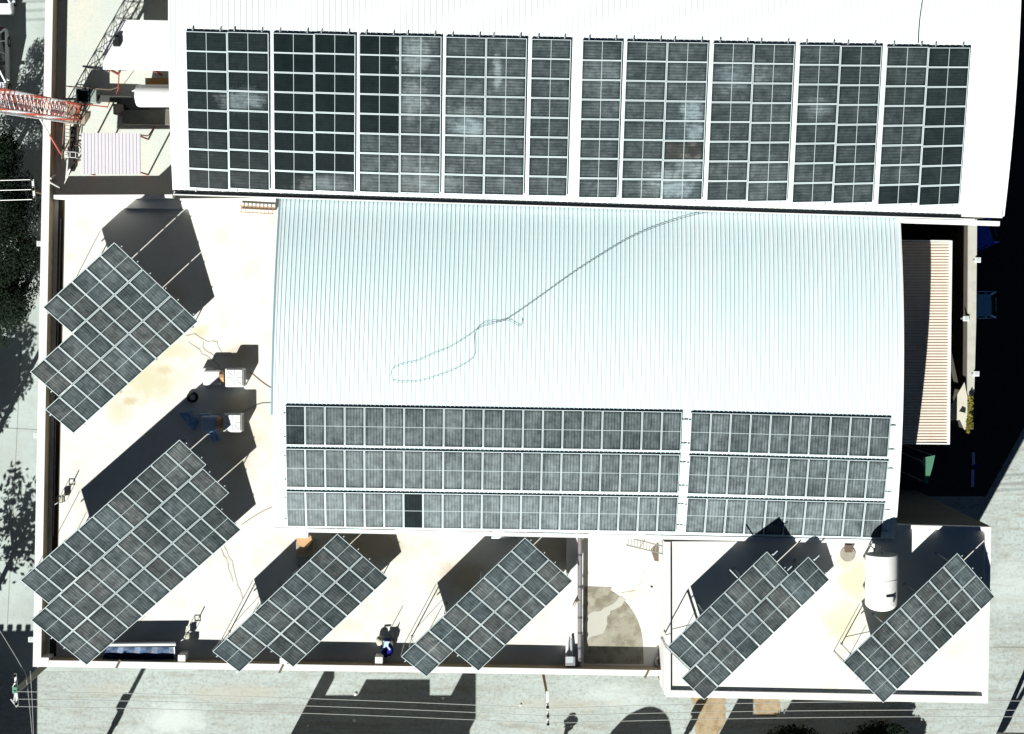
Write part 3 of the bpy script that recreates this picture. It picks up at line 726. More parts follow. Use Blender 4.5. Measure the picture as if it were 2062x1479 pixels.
rack('largest rack of thirty four panels with three staggered columns', (-17.09437, -7.91557, 3.57448), -0.85193, 0.42025, -0.0045, [(0, 11), (.27, 12.27), (1.27, 12.27)], 0, .36)
rack('two column rack in front of the cement cooler box', (-8.87579, -13.0308, 2.85529), -0.81122, 0.45618, 0.00398, [(0, 9), (0, 7)], 0, .34, extra=[(.0, 0, -.25, -.35)])
rack('two column rack beside the grey pipe wall, browner panels', (1.1482, -13.21237, 3.02808), -0.79114, 0.44978, 0.01971, [(0, 9), (0, 7)], 0, .37, extra=[(.0, 0, -.1, -.4)])
rack('rack on the corner roof whose second column juts uphill', (13.70731, -13.60273, 5.22251), -0.80755, 0.41384, -0.01459, [(0, 7), (-1.35, 7.65)], ZB, .40, extra=[(.25, 0, 0, -.4), (.9, 0, 0, -.4), (1.25, -1.35, 0, -.45), (0, 2, -.35, 0)])
rack('rack on the corner roof beside the white water tank', (23.59388, -13.67533, 5.34825), -0.79547, 0.47482, 0.00452, [(0, 8), (0, 8)], ZB, .40)

# ---------------------------------------------------------------- corner building (one storey higher)
PT = 3.19
M['wall_shaded'] = mat('shaded_north_plaster', (0.13, 0.125, 0.11), 0.9, [(0.6, 0.5, (0.08, 0.08, 0.07), S1, 0.45, 0.7)], (8, .3, .01))  # north face's shade is put into this dark colour
cb = empty('corner_building', P(1660, 1240, GZ), 'taller corner building with a bare pale flat roof and low kerb', 'building')
cNW, cNE, cSE, cSW = P(1337.5, 1040, PT), P(1996, 1062, PT), P(1989.5, 1417, PT), P(1341, 1404, PT)
kNW, kNE, kSE, kSW = P(1350, 1048, PT), P(1984, 1070, PT), P(1978, 1402.5, PT), P(1350.5, 1390.5, PT)
cn = [cNW.lerp(cNE, .70), cNE, cSE, cSW, P(1338.5, 1092, PT), P(1800, 1100, PT)]
mb = MB(); mb.prism([P(1338.5, 1092, PT), P(1800, 1092, PT), P(1800, 1057, PT), cNE, cSE, cSW], ZB - .25, ZB); mb.build('roof_slab', 'block_roof', cb)
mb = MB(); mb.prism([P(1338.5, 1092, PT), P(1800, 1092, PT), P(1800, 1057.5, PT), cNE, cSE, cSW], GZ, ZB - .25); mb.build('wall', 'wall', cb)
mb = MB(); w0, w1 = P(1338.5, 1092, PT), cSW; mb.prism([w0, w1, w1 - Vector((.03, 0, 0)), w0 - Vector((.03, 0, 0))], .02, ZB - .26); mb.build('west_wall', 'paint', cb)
q0, q1 = P(1800, 1057.5, PT), cNE; up_ = Vector((0, .03, 0)); mb = MB(); mb.prism([q0, q1, q1 + up_, q0 + up_], GZ, ZB - .3); mb.build('north_wall', 'wall_shaded', cb)
mb = MB()
mb.prism([cSW, cSE, kSE, kSW], ZB, PT); mb.prism([cSE, cNE, kNE, kSE], ZB, PT); mb.prism([P(1338.5, 1092, PT), cSW, kSW, P(1350, 1092, PT)], ZB, PT)
mb.prism([P(1800, 1057, PT), cNE, kNE, P(1800, 1065, PT)], ZB, PT)
mb.build('kerb', 'paint', cb)
mb = MB()
a, b = P(1350, 1094, PT), kSW; mb.beam(Vector((a.x + .03, a.y, PT - .08)), Vector((b.x + .03, b.y, PT - .08)), .025, .04)
mb.build('bitumen_joint', 'dark', cb)
# small post on the kerb
# ---------------------------------------------------------------- water tank
wt = empty('water_tank', P(1777, 1150, ZB), 'big white horizontal cylinder water tank on the corner roof', 'water tank')
c0, c1 = P(1777, 1118, 4.7), P(1779, 1216, 4.7); ax = (c1 - c0)
L = ax.length; rt = .84
mbx = MB(); nseg = 40
def cyl_y(mb, y0, y1, cx, cz, r, n=40, dome0=0, dome1=0):
    prof = []
    if dome1: 
        for k in range(7): a = k / 6 * math.pi / 2; prof.append((r * math.sin(a) + .001, y1 - dome1 * math.cos(a)))
    else: prof += [(r, y1)]
    prof += [(r, y0)]
    mb.lathe(prof, (cx, 0, cz), n, 'Y')
cyl_y(mbx, c0.y, c1.y, c0.x, 4.55, rt, 40, 0, .42)
mbx.build('shell', mat('white_tank', (.80, .80, .78), .5, [(2, .2, (.7, .68, .62), S1, .5, .7)]), wt, smooth=True)
mb = MB(); mb.lathe([(rt * .96, c0.y + .012), (rt * .96, c0.y + .02)], (c0.x, 0, 4.55), 36, 'Y'); mb.build('end_plate', mat('grey_end', (.30, .31, .28), .7, [(3, .5, (.2, .2, .18), S1, .45, .65)]), wt)
mb = MB(); cy_ = (c0.y + c1.y) / 2; mb.lathe([(rt + .012, cy_ - .02), (rt + .012, cy_ + .02)], (c0.x, 0, 4.55), 40, 'Y'); mb.build('hoop', 'metal_w', wt)
mb = MB(); mb.tube([(c0.x, c0.y + .03, 4.6), (c0.x, c0.y + .22, 4.75)], .05, 8); mb.tube([(c0.x - .4, c0.y + .05, 4.5), (c0.x - .4, c0.y + .3, 4.5), (c0.x - .4, c0.y + .35, ZB)], .035, 8); mb.build('inlet_pipe', 'steel', wt)
mb = MB(); q = P(1788, 1201, 5.36)
sf_ = lambda x: 4.55 + math.sqrt(max(.02, (rt + .02) ** 2 - (x - c0.x) ** 2))
for k in range(5): xa, xb = q.x - .1 + k * .09, q.x - .01 + k * .09; mb.beam((xa, q.y, sf_(xa)), (xb, q.y, sf_(xb)), .10, .03)
xa = q.x + .34; mb.beam((xa, q.y + .03, sf_(xa)), (xa, q.y - .33, sf_(xa)), .07, .03); mb.build('warning_mark', 'dark', wt)
for sx in (-.6, .6):
    for yy in (c0.y - .4, c1.y + .6):
        mb = MB(); mb.beam((c0.x + sx, yy, ZB), (c0.x + sx, yy, 4.1), .1, .1); mb.build('leg', 'steel', wt)
mb = MB()
for yy in (c0.y - .4, c1.y + .6): mb.beam((c0.x - .7, yy, 3.75), (c0.x + .7, yy, 3.75), .12, .14)
mb.build('cradle', 'steel', wt)
mb = MB(); mb.tube([(c0.x + .1, c0.y + .05, 4.2), (c0.x + .1, c0.y + .25, 4.1), (c0.x + .1, c0.y + .3, ZB + .1)], .03, 8); mb.build('outlet_pipe', 'pipe', wt)
# small vent on the corner roof near the eave
t = empty('roof_vent', P(1708, 1105, ZB), 'small rusty box vent on the corner roof beside the eave', 'vent')
q = P(1707, 1103, ZB); mb = MB(); mb.box((q.x, q.y, ZB + .2), (.36, .4, .4)); mb.build('housing', 'brown', t, bevel=.01)
mb = MB(); mb.lathe([(.42, 0), (.40, .05)], (q.x, q.y - .35, ZB + .01), 20); mb.build('collar', 'cement', t)
# ---------------------------------------------------------------- low wall with pipe west of the corner building
t = empty('pipe_wall', P(1152, 1220, 0), 'low white wall strip carrying a long grey pipe beside the brown patch', 'wall')
mb = MB(); mb.prism([P(1141, 1060, .35), P(1163, 1060, .35), P(1163, 1342, .35), P(1139, 1342, .35)], .004, .35); mb.build('wall', 'paint', t)
mb = MB(); mb.tube([P(1168, 1062, .5), P(1168.5, 1140, .5), P(1168, 1220, .5), P(1167, 1346, .5)], .115, 10); mb.build('pipe', 'pipe', t, smooth=True)
mb = MB()
for y in (1118, 1182, 1244, 1275, 1306, 1328): mb.lathe([(.135, -.05), (.135, .05)], P(1168, y, .5), 12, 'Y')
mb.build('pipe_collar', mat('collar_dark', (.1, .1, .12), .6), t)
mb = MB(); mb.tube([P(1168, 1210, .55), P(1160, 1212, .6), P(1155, 1220, .42)], .08, 8); mb.build('elbow', 'cement', t, smooth=True)
t = empty('meter_box', P(1150, 1330, .35), 'grey blue meter cabinet in the parapet corner under the pipe', 'box')
mb = MB(); mb.box(P(1148, 1330, .6), (.55, .5, .5)); mb.build('cabinet', 'pipe', t, bevel=.02)
mb = MB(); mb.tube([P(1150, 1285, .5), P(1151, 1318, .6)], .06, 8); mb.tube([P(1145, 1288, .45), P(1143, 1322, .5)], .03, 6); mb.build('conduit', 'duct', t)
mb = MB(); mb.box(P(1147, 1329, .855), (.4, .34, .02)); mb.build('lid', 'duct', t)
# worn patch with an arc edge
pts = [(1177, 1181), (1232, 1183)]
for k in range(0, 15):
    a = R(62 - k * 62 / 14 ); pts.append((1172 + 123 * math.cos(a) * 1.0, 1302 - 128 * math.sin(a)))
pts += [(1296, 1338), (1176, 1336)]
sheet('rough_patch', PG(pts, .009), .009, 'dirt')
def blob(name, pts, z, m, jit=.06, seed=0, label=None):
    rnd_ = random.Random(seed); W_ = PG(pts, z); out = []
    n = len(W_)
    for i in range(n):
        a, b = W_[i], W_[(i + 1) % n]; k = max(2, int((b - a).length / .16))
        for j in range(k):
            p = a.lerp(b, j / k); out.append((p.x + rnd_.uniform(-jit, jit), p.y + rnd_.uniform(-jit, jit)))
    return sheet(name, out, z, m)
blob('lime_stain', [(1178, 1245), (1192, 1232), (1210, 1230), (1222, 1222), (1236, 1215), (1252, 1200), (1262, 1208), (1246, 1224), (1230, 1232), (1222, 1242), (1223, 1258), (1218, 1272), (1206, 1280), (1190, 1282), (1178, 1292)], .014, 'white_stain', .05, 2)
if 0: blob('lime_stain', [(1200, 1210), (1212, 1209), (1218, 1214), (1214, 1224), (1204, 1224), (1206, 1216)], .014, 'white_stain', .05, 5)
blob('water_mark', [(1254, 1196), (1276, 1192), (1296, 1178), (1300, 1166), (1318, 1176), (1322, 1200), (1306, 1198), (1280, 1204), (1262, 1210)], .009, mat('damp_lime', (.72, .70, .60), .9, [(1.5, .5, (.56, .54, .42), S1, .45, .62)]), .05, 6)
blob('drain_hollow', [(1309, 1180), (1313, 1179), (1316, 1183), (1311, 1184)], .014, 'dark', .01, 1)
# water marks with dark rims on the terrace
def rim(name, pts, z, wd, m, seed):
    rnd_ = random.Random(seed); mb = MB(); q = []
    W_ = PG(pts, z)
    for i in range(len(W_) - 1):
        k = max(1, int((W_[i + 1] - W_[i]).length / .18))
        for j in range(k):
            p = W_[i].lerp(W_[i + 1], j / k); q.append(p + Vector((rnd_.uniform(-.05, .05), rnd_.uniform(-.05, .05), 0)))
    for i in range(len(q) - 1):
        d = (q[i + 1] - q[i]).normalized(); s_ = Vector((-d.y, d.x, 0)) * wd * rnd_.uniform(.5, 1.2)
        mb.add([q[i] - s_, q[i + 1] - s_, q[i + 1] + s_, q[i] + s_], [(0, 1, 2, 3)])
    return tag(mb.build(name, m, fix=False), kind='structure')
mr = mat('water_rim', (.40, .36, .27), .95, [(3, .6, (.6, .56, .45), S1, .45, .6)])
for k, pts in enumerate(([(372, 677), (392, 672), (404, 682), (418, 688), (436, 690), (440, 700), (446, 712), (462, 722)],
                         [(380, 690), (396, 700), (408, 712), (430, 726), (446, 742)], [(408, 690), (412, 706), (424, 712), (440, 722)],
                         [(452, 1100), (466, 1130), (476, 1170), (486, 1200), (492, 1214)], [(446, 1104), (460, 1140), (470, 1180)],
                         [(1250, 1196), (1276, 1190), (1294, 1170), (1298, 1160), (1290, 1140)], [(200, 1318), (220, 1300), (260, 1262), (300, 1240)])):
    rim('water_mark_line', pts, .012, .022, mr, k)

for k, (x, y, r_) in enumerate(((716, 1398, .14), (713, 1452, .12), (892, 1407, .12), (478, 1352, .10), (1048, 1420, .09), (620, 1462, .08), (1905, 1378, .10))):
    b_ = P(x, y, GZ); bm = bmesh.new(); bmesh.ops.create_icosphere(bm, subdivisions=1, radius=r_)
    for v in bm.verts: v.co *= random.uniform(.7, 1.2); v.co.z *= .6
    me = bpy.data.meshes.new('rubble_stone'); bm.to_mesh(me); bm.free(); me.materials.append(M['paint'])
    o = bpy.data.objects.new('rubble_stone', me); C.objects.link(o); o.location = b_ + Vector((0, 0, r_ * .4))
    tag(o, ('pale stone in the house shadow just above the wires', 'pale stone in the house shadow below the wires', 'small pale stone near the shadow edge above the wires', 'pale stone below the two column rack tip', 'small stone on the sunlit street by the slim pole', 'tiny stone at the slanted shadow edge', 'small stone below the tank rack on the sunlit street')[k], 'stone', 'loose stones on the street')
# ---------------------------------------------------------------- air coolers
def cooler(px, py, zt, w, label, duct_pts, dm):
    c = P(px, py, zt); t = empty('air_cooler', (c.x, c.y, 0), label, 'air cooler', 'evaporative coolers on the terrace')
    mb = MB(); h = .8; hw = w / 2
    mb.box((c.x, c.y, zt - h / 2), (w, w, h)); mb.build('cabinet', 'metal_w', t, bevel=.04)
    mb = MB(); mb.box((c.x, c.y, zt + .03), (w * .88, w * .88, .05)); o = mb.build('top_tray', 'metal_w', t, bevel=.02)
    mb = MB()
    for k in range(4):
        a = k * math.pi / 4; d = Vector((math.cos(a), math.sin(a), 0)); r = w * .42 * (1.0 if k % 2 == 0 else 1.25)
        for s_ in (1, -1): mb.beam(Vector((c.x, c.y, zt + .058)) + d * s_ * .12, Vector((c.x, c.y, zt + .058)) + d * s_ * r, .022, .016)
    sub(mb, 'pressed_ridge', mat('ridge_grey', (.45, .48, .5), .5) if 'ridge_grey' not in bpy.data.materials else bpy.data.materials['ridge_grey'], o)
    for sx, sy, nm in ((1, 0, 0), (0, 1, 0), (0, -1, 0)):
        mb = MB()
        for k in range(7):
            z = zt - h * .85 + k * h * .11
            mb.box((c.x + sx * (hw + .005), c.y + sy * (hw + .005), z), (.03 if sx else w * .8, .03 if sy else w * .8, .03))
        mb.build('louvre_panel', 'duct', t)
    for sx in (-1, 1):
        for sy in (-1, 1):
            mb = MB(); mb.beam((c.x + sx * hw * .9, c.y + sy * hw * .9, 0), (c.x + sx * hw * .9, c.y + sy * hw * .9, zt - h), .05, .05); mb.build('leg', 'steel', t)
    a = [Vector(P(x, y, z)) for x, y, z in duct_pts]
    mb = MB(); mb.tube(a[:2], .34, 12); mb.build('duct_collar', mat('tan_canvas', (.55, .34, .18), .8) if 'tan_canvas' not in bpy.data.materials else bpy.data.materials['tan_canvas'], t)
    mb = MB(); p, q = a[1], a[2]
    mb.box(((p.x + q.x) / 2, (p.y + q.y) / 2, .42), (abs(p.x - q.x) + .1, .80, .84)); mb.build('duct_elbow', dm, t, bevel=.08)
    mb = MB(); mb.box((q.x + .1, q.y + .42, .2), (.6, .25, .4)); mb.build('duct_foot', dm, t, bevel=.03)
    return t
cooler(472, 761, 1.05, 1.0, 'white air cooler with a lit cream duct, the upper of the pair', [(452, 760, .65), (443, 760, .65), (412, 762, .6)], 'metal_w')
cooler(468, 852, 1.05, 1.0, 'white air cooler half in the shadow of a panel rack', [(448, 852, .65), (437, 852, .65), (408, 854, .6)], mat('blue_shade_duct', (.45, .60, .80), .5, [(3, .4, (.3, .4, .5), S1, .45, .65)]))  # blue of the rack's shade put into this duct's colour
# damp blue-grey sheets lying by the second cooler
t = empty('plastic_sheet', P(430, 875, 0), 'crumpled blue plastic sheet lying beside the shaded air cooler', 'plastic sheet')
def crumple(mb, pts, z, amp, seed, n=9):
    W_ = PG(pts, z); rnd_ = random.Random(seed)
    A, B, Cc, D = W_
    g = [[None] * (n + 1) for _ in range(n + 1)]; k0 = len(mb.v)
    for i in range(n + 1):
        for j in range(n + 1):
            p = A.lerp(B, i / n).lerp(D.lerp(Cc, i / n), j / n)
            mb.v.append(Vector((p.x + rnd_.uniform(-.05, .05), p.y + rnd_.uniform(-.05, .05), z + rnd_.uniform(0, amp))))
    for i in range(n):
        for j in range(n):
            a = k0 + i * (n + 1) + j; mb.f.append([a, a + 1, a + n + 2, a + n + 1]); mb.mi.append(0)
mb = MB(); crumple(mb, [(360, 832), (385, 828), (400, 852), (392, 868)], .02, .10, 1); crumple(mb, [(418, 872), (432, 866), (446, 886), (430, 890)], .02, .12, 2); mb.build('sheet', mat('blue_poly', (.30, .50, .78), .45), t)
t = empty('cable_coil', P(388, 802, 0), 'dark round coil lying in the shade between the two coolers', 'cable')
c = P(388, 800, .05); mb = MB()
for k in range(3): mb.tube([(c.x + math.cos(a / 12 * 6.283) * (.2 + .05 * k), c.y + math.sin(a / 12 * 6.283) * (.2 + .04 * k), .04 + .04 * k) for a in range(13)], .03, 5)
mb.build('coil', 'rubber', t)
def cable(name, pts, z, r, m, label, cat='cable', group=None, zfun=None, closed=False):
    W_ = [(zfun(x, y) if zfun else P(x, y, z)) for x, y in pts]
    # smooth with Catmull-Rom
    out = []
    for i in range(len(W_) - 1):
        p0 = W_[max(i - 1, 0)]; p1 = W_[i]; p2 = W_[i + 1]; p3 = W_[min(i + 2, len(W_) - 1)]
        for k in range(5):
            t_ = k / 5; out.append(.5 * ((2 * p1) + (p2 - p0) * t_ + (2 * p0 - 5 * p1 + 4 * p2 - p3) * t_ ** 2 + (3 * p1 - p0 - 3 * p2 + p3) * t_ ** 3))
    out.append(W_[-1]); mb = MB(); mb.tube(out, r, 5)
    return tag(mb.build(name, m), label, cat, group)
cable('power_cable', [(502, 748), (515, 760), (530, 772), (545, 782)], .03, .016, 'cable_o', 'tan cable running from the upper air cooler to the warehouse')
cable('power_cable', [(484, 832), (505, 822), (525, 813), (545, 812)], .03, .012, 'cable', 'thin dark cable from the shaded cooler to the warehouse')
cable('power_cable', [(486, 1058), (505, 1045), (530, 1030), (548, 1022)], .03, .010, 'cable_o', 'thin tan cable between the largest rack and the warehouse wall')
zc = surf(mNW, mNE, mSW, mSE, mid_z, .07)
cable('roof_cable', [(1500, 422), (1485, 422), (1440, 425), (1390, 435), (1330, 454), (1270, 479), (1210, 514), (1150, 553), (1080, 603), (1040, 631), (1016, 646)], 0, .014, 'cable',
      'dark cable curving down the arched roof from the big roof', zfun=zc)
cable('roof_cable', [(1016, 646), (990, 653), (966, 661), (957, 672), (956, 685), (957, 700), (955, 717), (944, 728), (918, 743), (880, 758), (845, 768), (820, 770), (796, 769), (788, 760), (788, 748), (795, 740), (815, 733), (838, 728), (870, 714), (905, 700), (935, 682), (955, 668), (972, 652), (990, 648), (1005, 648), (1016, 645)],
      0, .010, 'cable', 'thin looped cable lying on the arched roof', zfun=zc)
cable('roof_cable', [(1016, 645), (1028, 647), (1038, 653), (1047, 657), (1052, 650), (1051, 640)], 0, .010, 'cable', 'short curled cable end beside the loop on the arched roof', zfun=zc)
cable('roof_cable', [(1859, -12), (1853, 30), (1850, 60), (1849, 88)], 0, .022, 'cable', 'dark cable running down the big white roof to its last panel block', zfun=surf(bNW, bNE, bSW, bSE, big_z, .06))

# ---------------------------------------------------------------- cooler boxes and ducts at the warehouse eave
t = empty('cement_cooler', P(613, 1105, 0), 'grey cement coloured cooler box under the eave with a tan funnel', 'air cooler')
c = P(614, 1108, .95); mb = MB(); mb.box((c.x, c.y, .5), (.98, .98, .9)); mb.build('cabinet', 'cement', t, bevel=.05)
mb = MB(); mb.box((c.x, c.y, .965), (.8, .8, .04)); mb.build('top_tray', 'cement', t)
c = P(613, 1086, 1.2); mb = MB(); mb.lathe([(.26, 0), (.38, .35), (.42, .4)], (c.x, c.y, .95), 16); mb.build('funnel', bpy.data.materials['tan_canvas'], t)
c = P(609, 1071, 1.8); mb = MB(); mb.box((c.x, c.y, 1.75), (.72, .6, .7)); mb.build('duct', 'metal_w', t, bevel=.03)
t = empty('round_duct', P(1007, 1070, 0), 'white round duct end peeping out below the panel eave', 'duct')
c = P(1008, 1066, 1.3); mb = MB(); mb.lathe([(.34, -.55), (.34, .25), (.3, .28)], (c.x, c.y + .2, 1.3), 20, 'Y'); mb.build('pipe', 'metal_w', t, smooth=True)
mb = MB(); mb.box((c.x, c.y - .18, .75), (1.0, .7, 1.1)); mb.build('cabinet', 'duct', t, bevel=.04)

# stands with bundles
def stand(px, py, label, bundle=None):
    b = P(px, py, 0); SC = .62; t = empty('valve_stand', b, label, 'stand', 'wire stands on the terrace edge')
    w_ = .17; h = .75
    for sx in (-1, 1):
        for sy in (-1, 1):
            mb = MB(); mb.beam(b + Vector((sx * w_, sy * w_ * .9, 0)), b + Vector((sx * w_ * .85, sy * w_ * .8, h)), .02, .02); mb.build('leg', 'brown', t)
    mb = MB()
    for z in (.35, h):
        mb = MB()
        for s_ in (-1, 1):
            mb.beam(b + Vector((-w_, s_ * w_ * .85, z)), b + Vector((w_, s_ * w_ * .85, z)), .03, .03); mb.beam(b + Vector((s_ * w_ * .9, -w_, z)), b + Vector((s_ * w_ * .9, w_, z)), .03, .03)
        mb.build('shelf_frame', 'dark', t)
    mb = MB(); mb.box(b + Vector((0, -.02, .35)), (.26, .32, .2)); mb.beam(b + Vector((-.06, -.12, .47)), b + Vector((.08, .14, .5)), .06, .04); mb.build('control_box', mat('pale_box', (.55, .53, .42), .8) if 'pale_box' not in bpy.data.materials else bpy.data.materials['pale_box'], t, bevel=.02)
    mb = MB(); mb.tube([b + Vector((-.2, -.2, .3)), b + Vector((-.45, -.35, .2)), b + Vector((-.5, -.4, .02))], .03, 6); mb.tube([b + Vector((.1, .05, .7)), b + Vector((.2, .28, 1.05))], .03, 6); mb.build('hose', 'steel', t)
    return t
stand(128, 1003, 'wire stand with a pale box by the west wall')
stand(381, 1277, 'wire stand with a pale box beside the lean-to frame')
t = empty('cloth_bundle', P(779, 1298, 0), 'navy blue cloth bundle with pale blue straps tied to a stand by the parapet', 'bundle')
b = P(779, 1300, 0)
def lump(c, s, seed, nm, m, parent, amp=.18, sub_=3):
    bm = bmesh.new(); bmesh.ops.create_icosphere(bm, subdivisions=sub_, radius=1.0)
    from mathutils import noise as NZ
    for v in bm.verts:
        k = 1 + amp * NZ.noise(v.co * 2.2 + Vector((seed, seed * 2, 0))); v.co = Vector((v.co.x * s[0], v.co.y * s[1], v.co.z * s[2])) * k + Vector(c) - parent.location
    me = bpy.data.meshes.new(nm); bm.to_mesh(me); bm.free(); me.materials.append(M[m] if isinstance(m, str) else m)
    o = bpy.data.objects.new(nm, me); C.objects.link(o); o.parent = parent
    me.polygons.foreach_set('use_smooth', [True] * len(me.polygons)); return o
lump(b + Vector((.02, -.08, .28)), (.34, .52, .26), 2, 'bundle', 'navy', t, .3)
lump(b + Vector((-.38, .32, .3)), (.2, .28, .2), 4, 'pale_sack', bpy.data.materials['pale_box'], t, .25)
lump(b + Vector((.3, .28, .3)), (.18, .24, .2), 5, 'dark_flap', 'cable', t, .4)
mb = MB(); s_ = b + Vector((.0, .12, .53))
mb.beam(s_ + Vector((-.3, -.3, 0)), s_ + Vector((.18, .22, .05)), .09, .03); mb.beam(s_ + Vector((-.15, .25, .0)), s_ + Vector((.22, -.25, .04)), .09, .03); mb.box(s_ + Vector((0, .08, .02)), (.25, .3, .05)); mb.build('strap', mat('pale_blue_strap', (.5, .66, .78), .6), t)
mb = MB(); mb.beam(b + Vector((-.45, .5, .5)), b + Vector((-.1, .5, .52)), .08, .04); mb.tube([b + Vector((.3, .4, .3)), b + Vector((.4, .7, .5))], .07, 6, .02); mb.build('handle', 'dark', t)
mb = MB(); mb.tube([b + Vector((-.1, .35, 0)), b + Vector((-.1, .35, 1.55))], .018, 6); mb.build('rod', 'steel', t)

# lean-to frame with a white roll
t = empty('lean_to_frame', P(285, 1315, 0), 'low lean-to frame with a white roll on its ridge and blue sheet', 'lean-to')
mb = MB(); mb.tube([P(212, 1298, .8), P(354, 1297, .8)], .11, 12); mb.build('roll', 'metal_w', t, smooth=True)
a, b, c, d = P(216, 1303, .75), P(351, 1303, .75), P(352, 1329, .35), P(205, 1329, .35)
mb = MB(); n_ = 12
for i in range(n_ + 1):
    for j in range(5):
        p = a.lerp(b, i / n_).lerp(d.lerp(c, i / n_), j / 4); mb.v.append(p + Vector((0, 0, .03 * math.sin(i * 2.1 + j))))
for i in range(n_):
    for j in range(4): q = i * 5 + j; mb.f.append([q, q + 1, q + 6, q + 5]); mb.mi.append(0)
mb.build('sheet', 'blue', t)
mb = MB(); mb.prism([a, b, b + Vector((0, .03, 0)), a + Vector((0, .03, 0))], .02, .84); mb.build('shadow_board', 'dark', t)  # added below the roll to close the lit gap in its shadow
mb = MB(); mb.beam(b, c, .05, .05); mb.beam(c + Vector((0, 0, .01)), d + Vector((0, 0, .01)), .05, .05); mb.build('frame', 'alu', t)
for p in (a, b, c, d):
    mb = MB(); mb.beam(Vector((p.x, p.y, 0)), p - Vector((0, 0, .03)), .04, .04); mb.build('leg', 'steel', t)

# ladders
def ladder(name, a, b, w_, n, m, label, group=None, rail=.05):
    a, b = Vector(a), Vector(b); d = (b - a).normalized(); s_ = d.cross(Vector((0, 0, 1)))
    if s_.length < .2: s_ = Vector((1, 0, 0))
    s_ = s_.normalized() * w_ / 2
    t = empty(name, a, label, 'ladder', group)
    for k in (-1, 1): mb = MB(); mb.beam(a + s_ * k, b + s_ * k, rail, rail); mb.build('side_rail', m, t)
    mb = MB()
    for i in range(n): p = a.lerp(b, (i + .5) / n); mb.beam(p - s_, p + s_, .035, .035)
    mb.build('rung', m, t)
    return t
ladder('ladder', P(482, 421, .45), P(553, 425, .45), .33, 9, 'cable_o', 'tan wooden ladder lying along the ledge below the big roof')
ladder('ladder', P(1262, 1090, .6), P(1343, 1110, 2.8), .42, 13, 'steel', 'white ladder leaning onto the kerb of the corner building', rail=.06)
# brown patch standing in for the shadow below that ladder, with a flap
t = empty('ladder_shadow_patch', P(1325, 1100, 0), 'brown painted shadow patch beside the white ladder under the eave', 'hatch')
mb = MB(); mb.prism([P(1300, 1076, .12), P(1340, 1076, .12), P(1340, 1134, .12), P(1318, 1130, .12)], .03, .12); mb.build('cover', 'brown', t)
mb = MB(); mb.prism([P(1284, 1112, .14), P(1300, 1086, .14), P(1338, 1079, .14), P(1312, 1104, .14), P(1304, 1120, .14)], .13, .16); mb.build('flap', 'cream', t)
# old tyre
t = empty('old_tyre', P(1329, 1333, 0), 'worn tyre lying in the parapet corner', 'tyre')
c = P(1329, 1333, .1); prof = []
mb = MB(); vs = []
for i in range(24):
    a = i / 24 * 6.2832
    for k in range(8):
        b_ = k / 8 * 6.2832; r = .24 + .07 * math.cos(b_); vs.append((c.x + r * math.cos(a), c.y + r * math.sin(a), .1 + .08 * math.sin(b_)))
mb.add(vs, [(i * 8 + k, i * 8 + (k + 1) % 8, ((i + 1) % 24) * 8 + (k + 1) % 8, ((i + 1) % 24) * 8 + k) for i in range(24) for k in range(8)])
mb.build('tyre', mat('faded_tyre', (.80, .78, .70), .8), t, smooth=True)

# ---------------------------------------------------------------- striped canopy on the east side
def ribbed_sheet(mb, A, B, Cc, D, n, h):
    "corrugated sheet, A-B and D-C are the edges crossed by n ribs"
    k0 = len(mb.v); m = n * 4; pr = (0, .15, .80, .90)
    for i in range(m + 1):
        f = min(1, (i // 4 + pr[i % 4]) / n); hh = h if (i % 4) in (1, 2) else 0
        p, q = A.lerp(B, f), D.lerp(Cc, f); mb.v += [p + Vector((0, 0, hh)), q + Vector((0, 0, hh))]
    for i in range(m):
        a = k0 + 2 * i; mb.f.append([a, a + 1, a + 3, a + 2]); mb.mi.append(1 if (i % 4) == 2 else 0)
t = empty('striped_canopy', P(1870, 690, GZ), 'cream corrugated canopy half in the shadow of the arched roof', 'canopy')
zc_ = 1.6
mb = MB(); ribbed_sheet(mb, P(1790, 488, zc_), P(1790, 891, zc_), P(1912, 891, zc_ - .05), P(1914, 488, zc_ - .05), 70, .045)
mb.build('sheet', ['cream', 'brownline'], t, fix=False)
mb = MB(); mb.beam(P(1914.5, 485, zc_), P(1909.5, 894, zc_), .14, .12); mb.beam(P(1800, 485, zc_), P(1917, 486, zc_), .08, .1); mb.beam(P(1800, 893, zc_), P(1912, 894, zc_), .08, .1); mb.build('edge_trim', 'metal_w', t)
for x, y in ((1911, 495), (1910, 620), (1909, 750), (1907, 885)):
    p = P(x, y, zc_); mb = MB(); mb.beam((p.x - .1, p.y, GZ), (p.x - .1, p.y, zc_ - .07), .14, .14); mb.build('post', 'steel', t)
t = empty('green_tarp', P(1866, 945, 0), 'small green tarpaulin catching sun in the dark alley', 'tarpaulin')
mb = MB(); mb.prism([P(1883, 917, 1.2), P(1878, 940, 1.2), P(1868, 975, 1.2), P(1862, 975, 1.2), P(1861, 945, 1.2), P(1855, 932, 1.2), P(1860, 922, 1.2)], 1.17, 1.2); mb.build('sheet', 'green', t)
mb = MB()
for x, y in ((1880, 919), (1858, 930), (1865, 973)): p = P(x, y, 1.17); mb.beam((p.x, p.y, GZ), (p.x, p.y, 1.17), .05, .05)
mb.build('support_wire', 'steel', t)
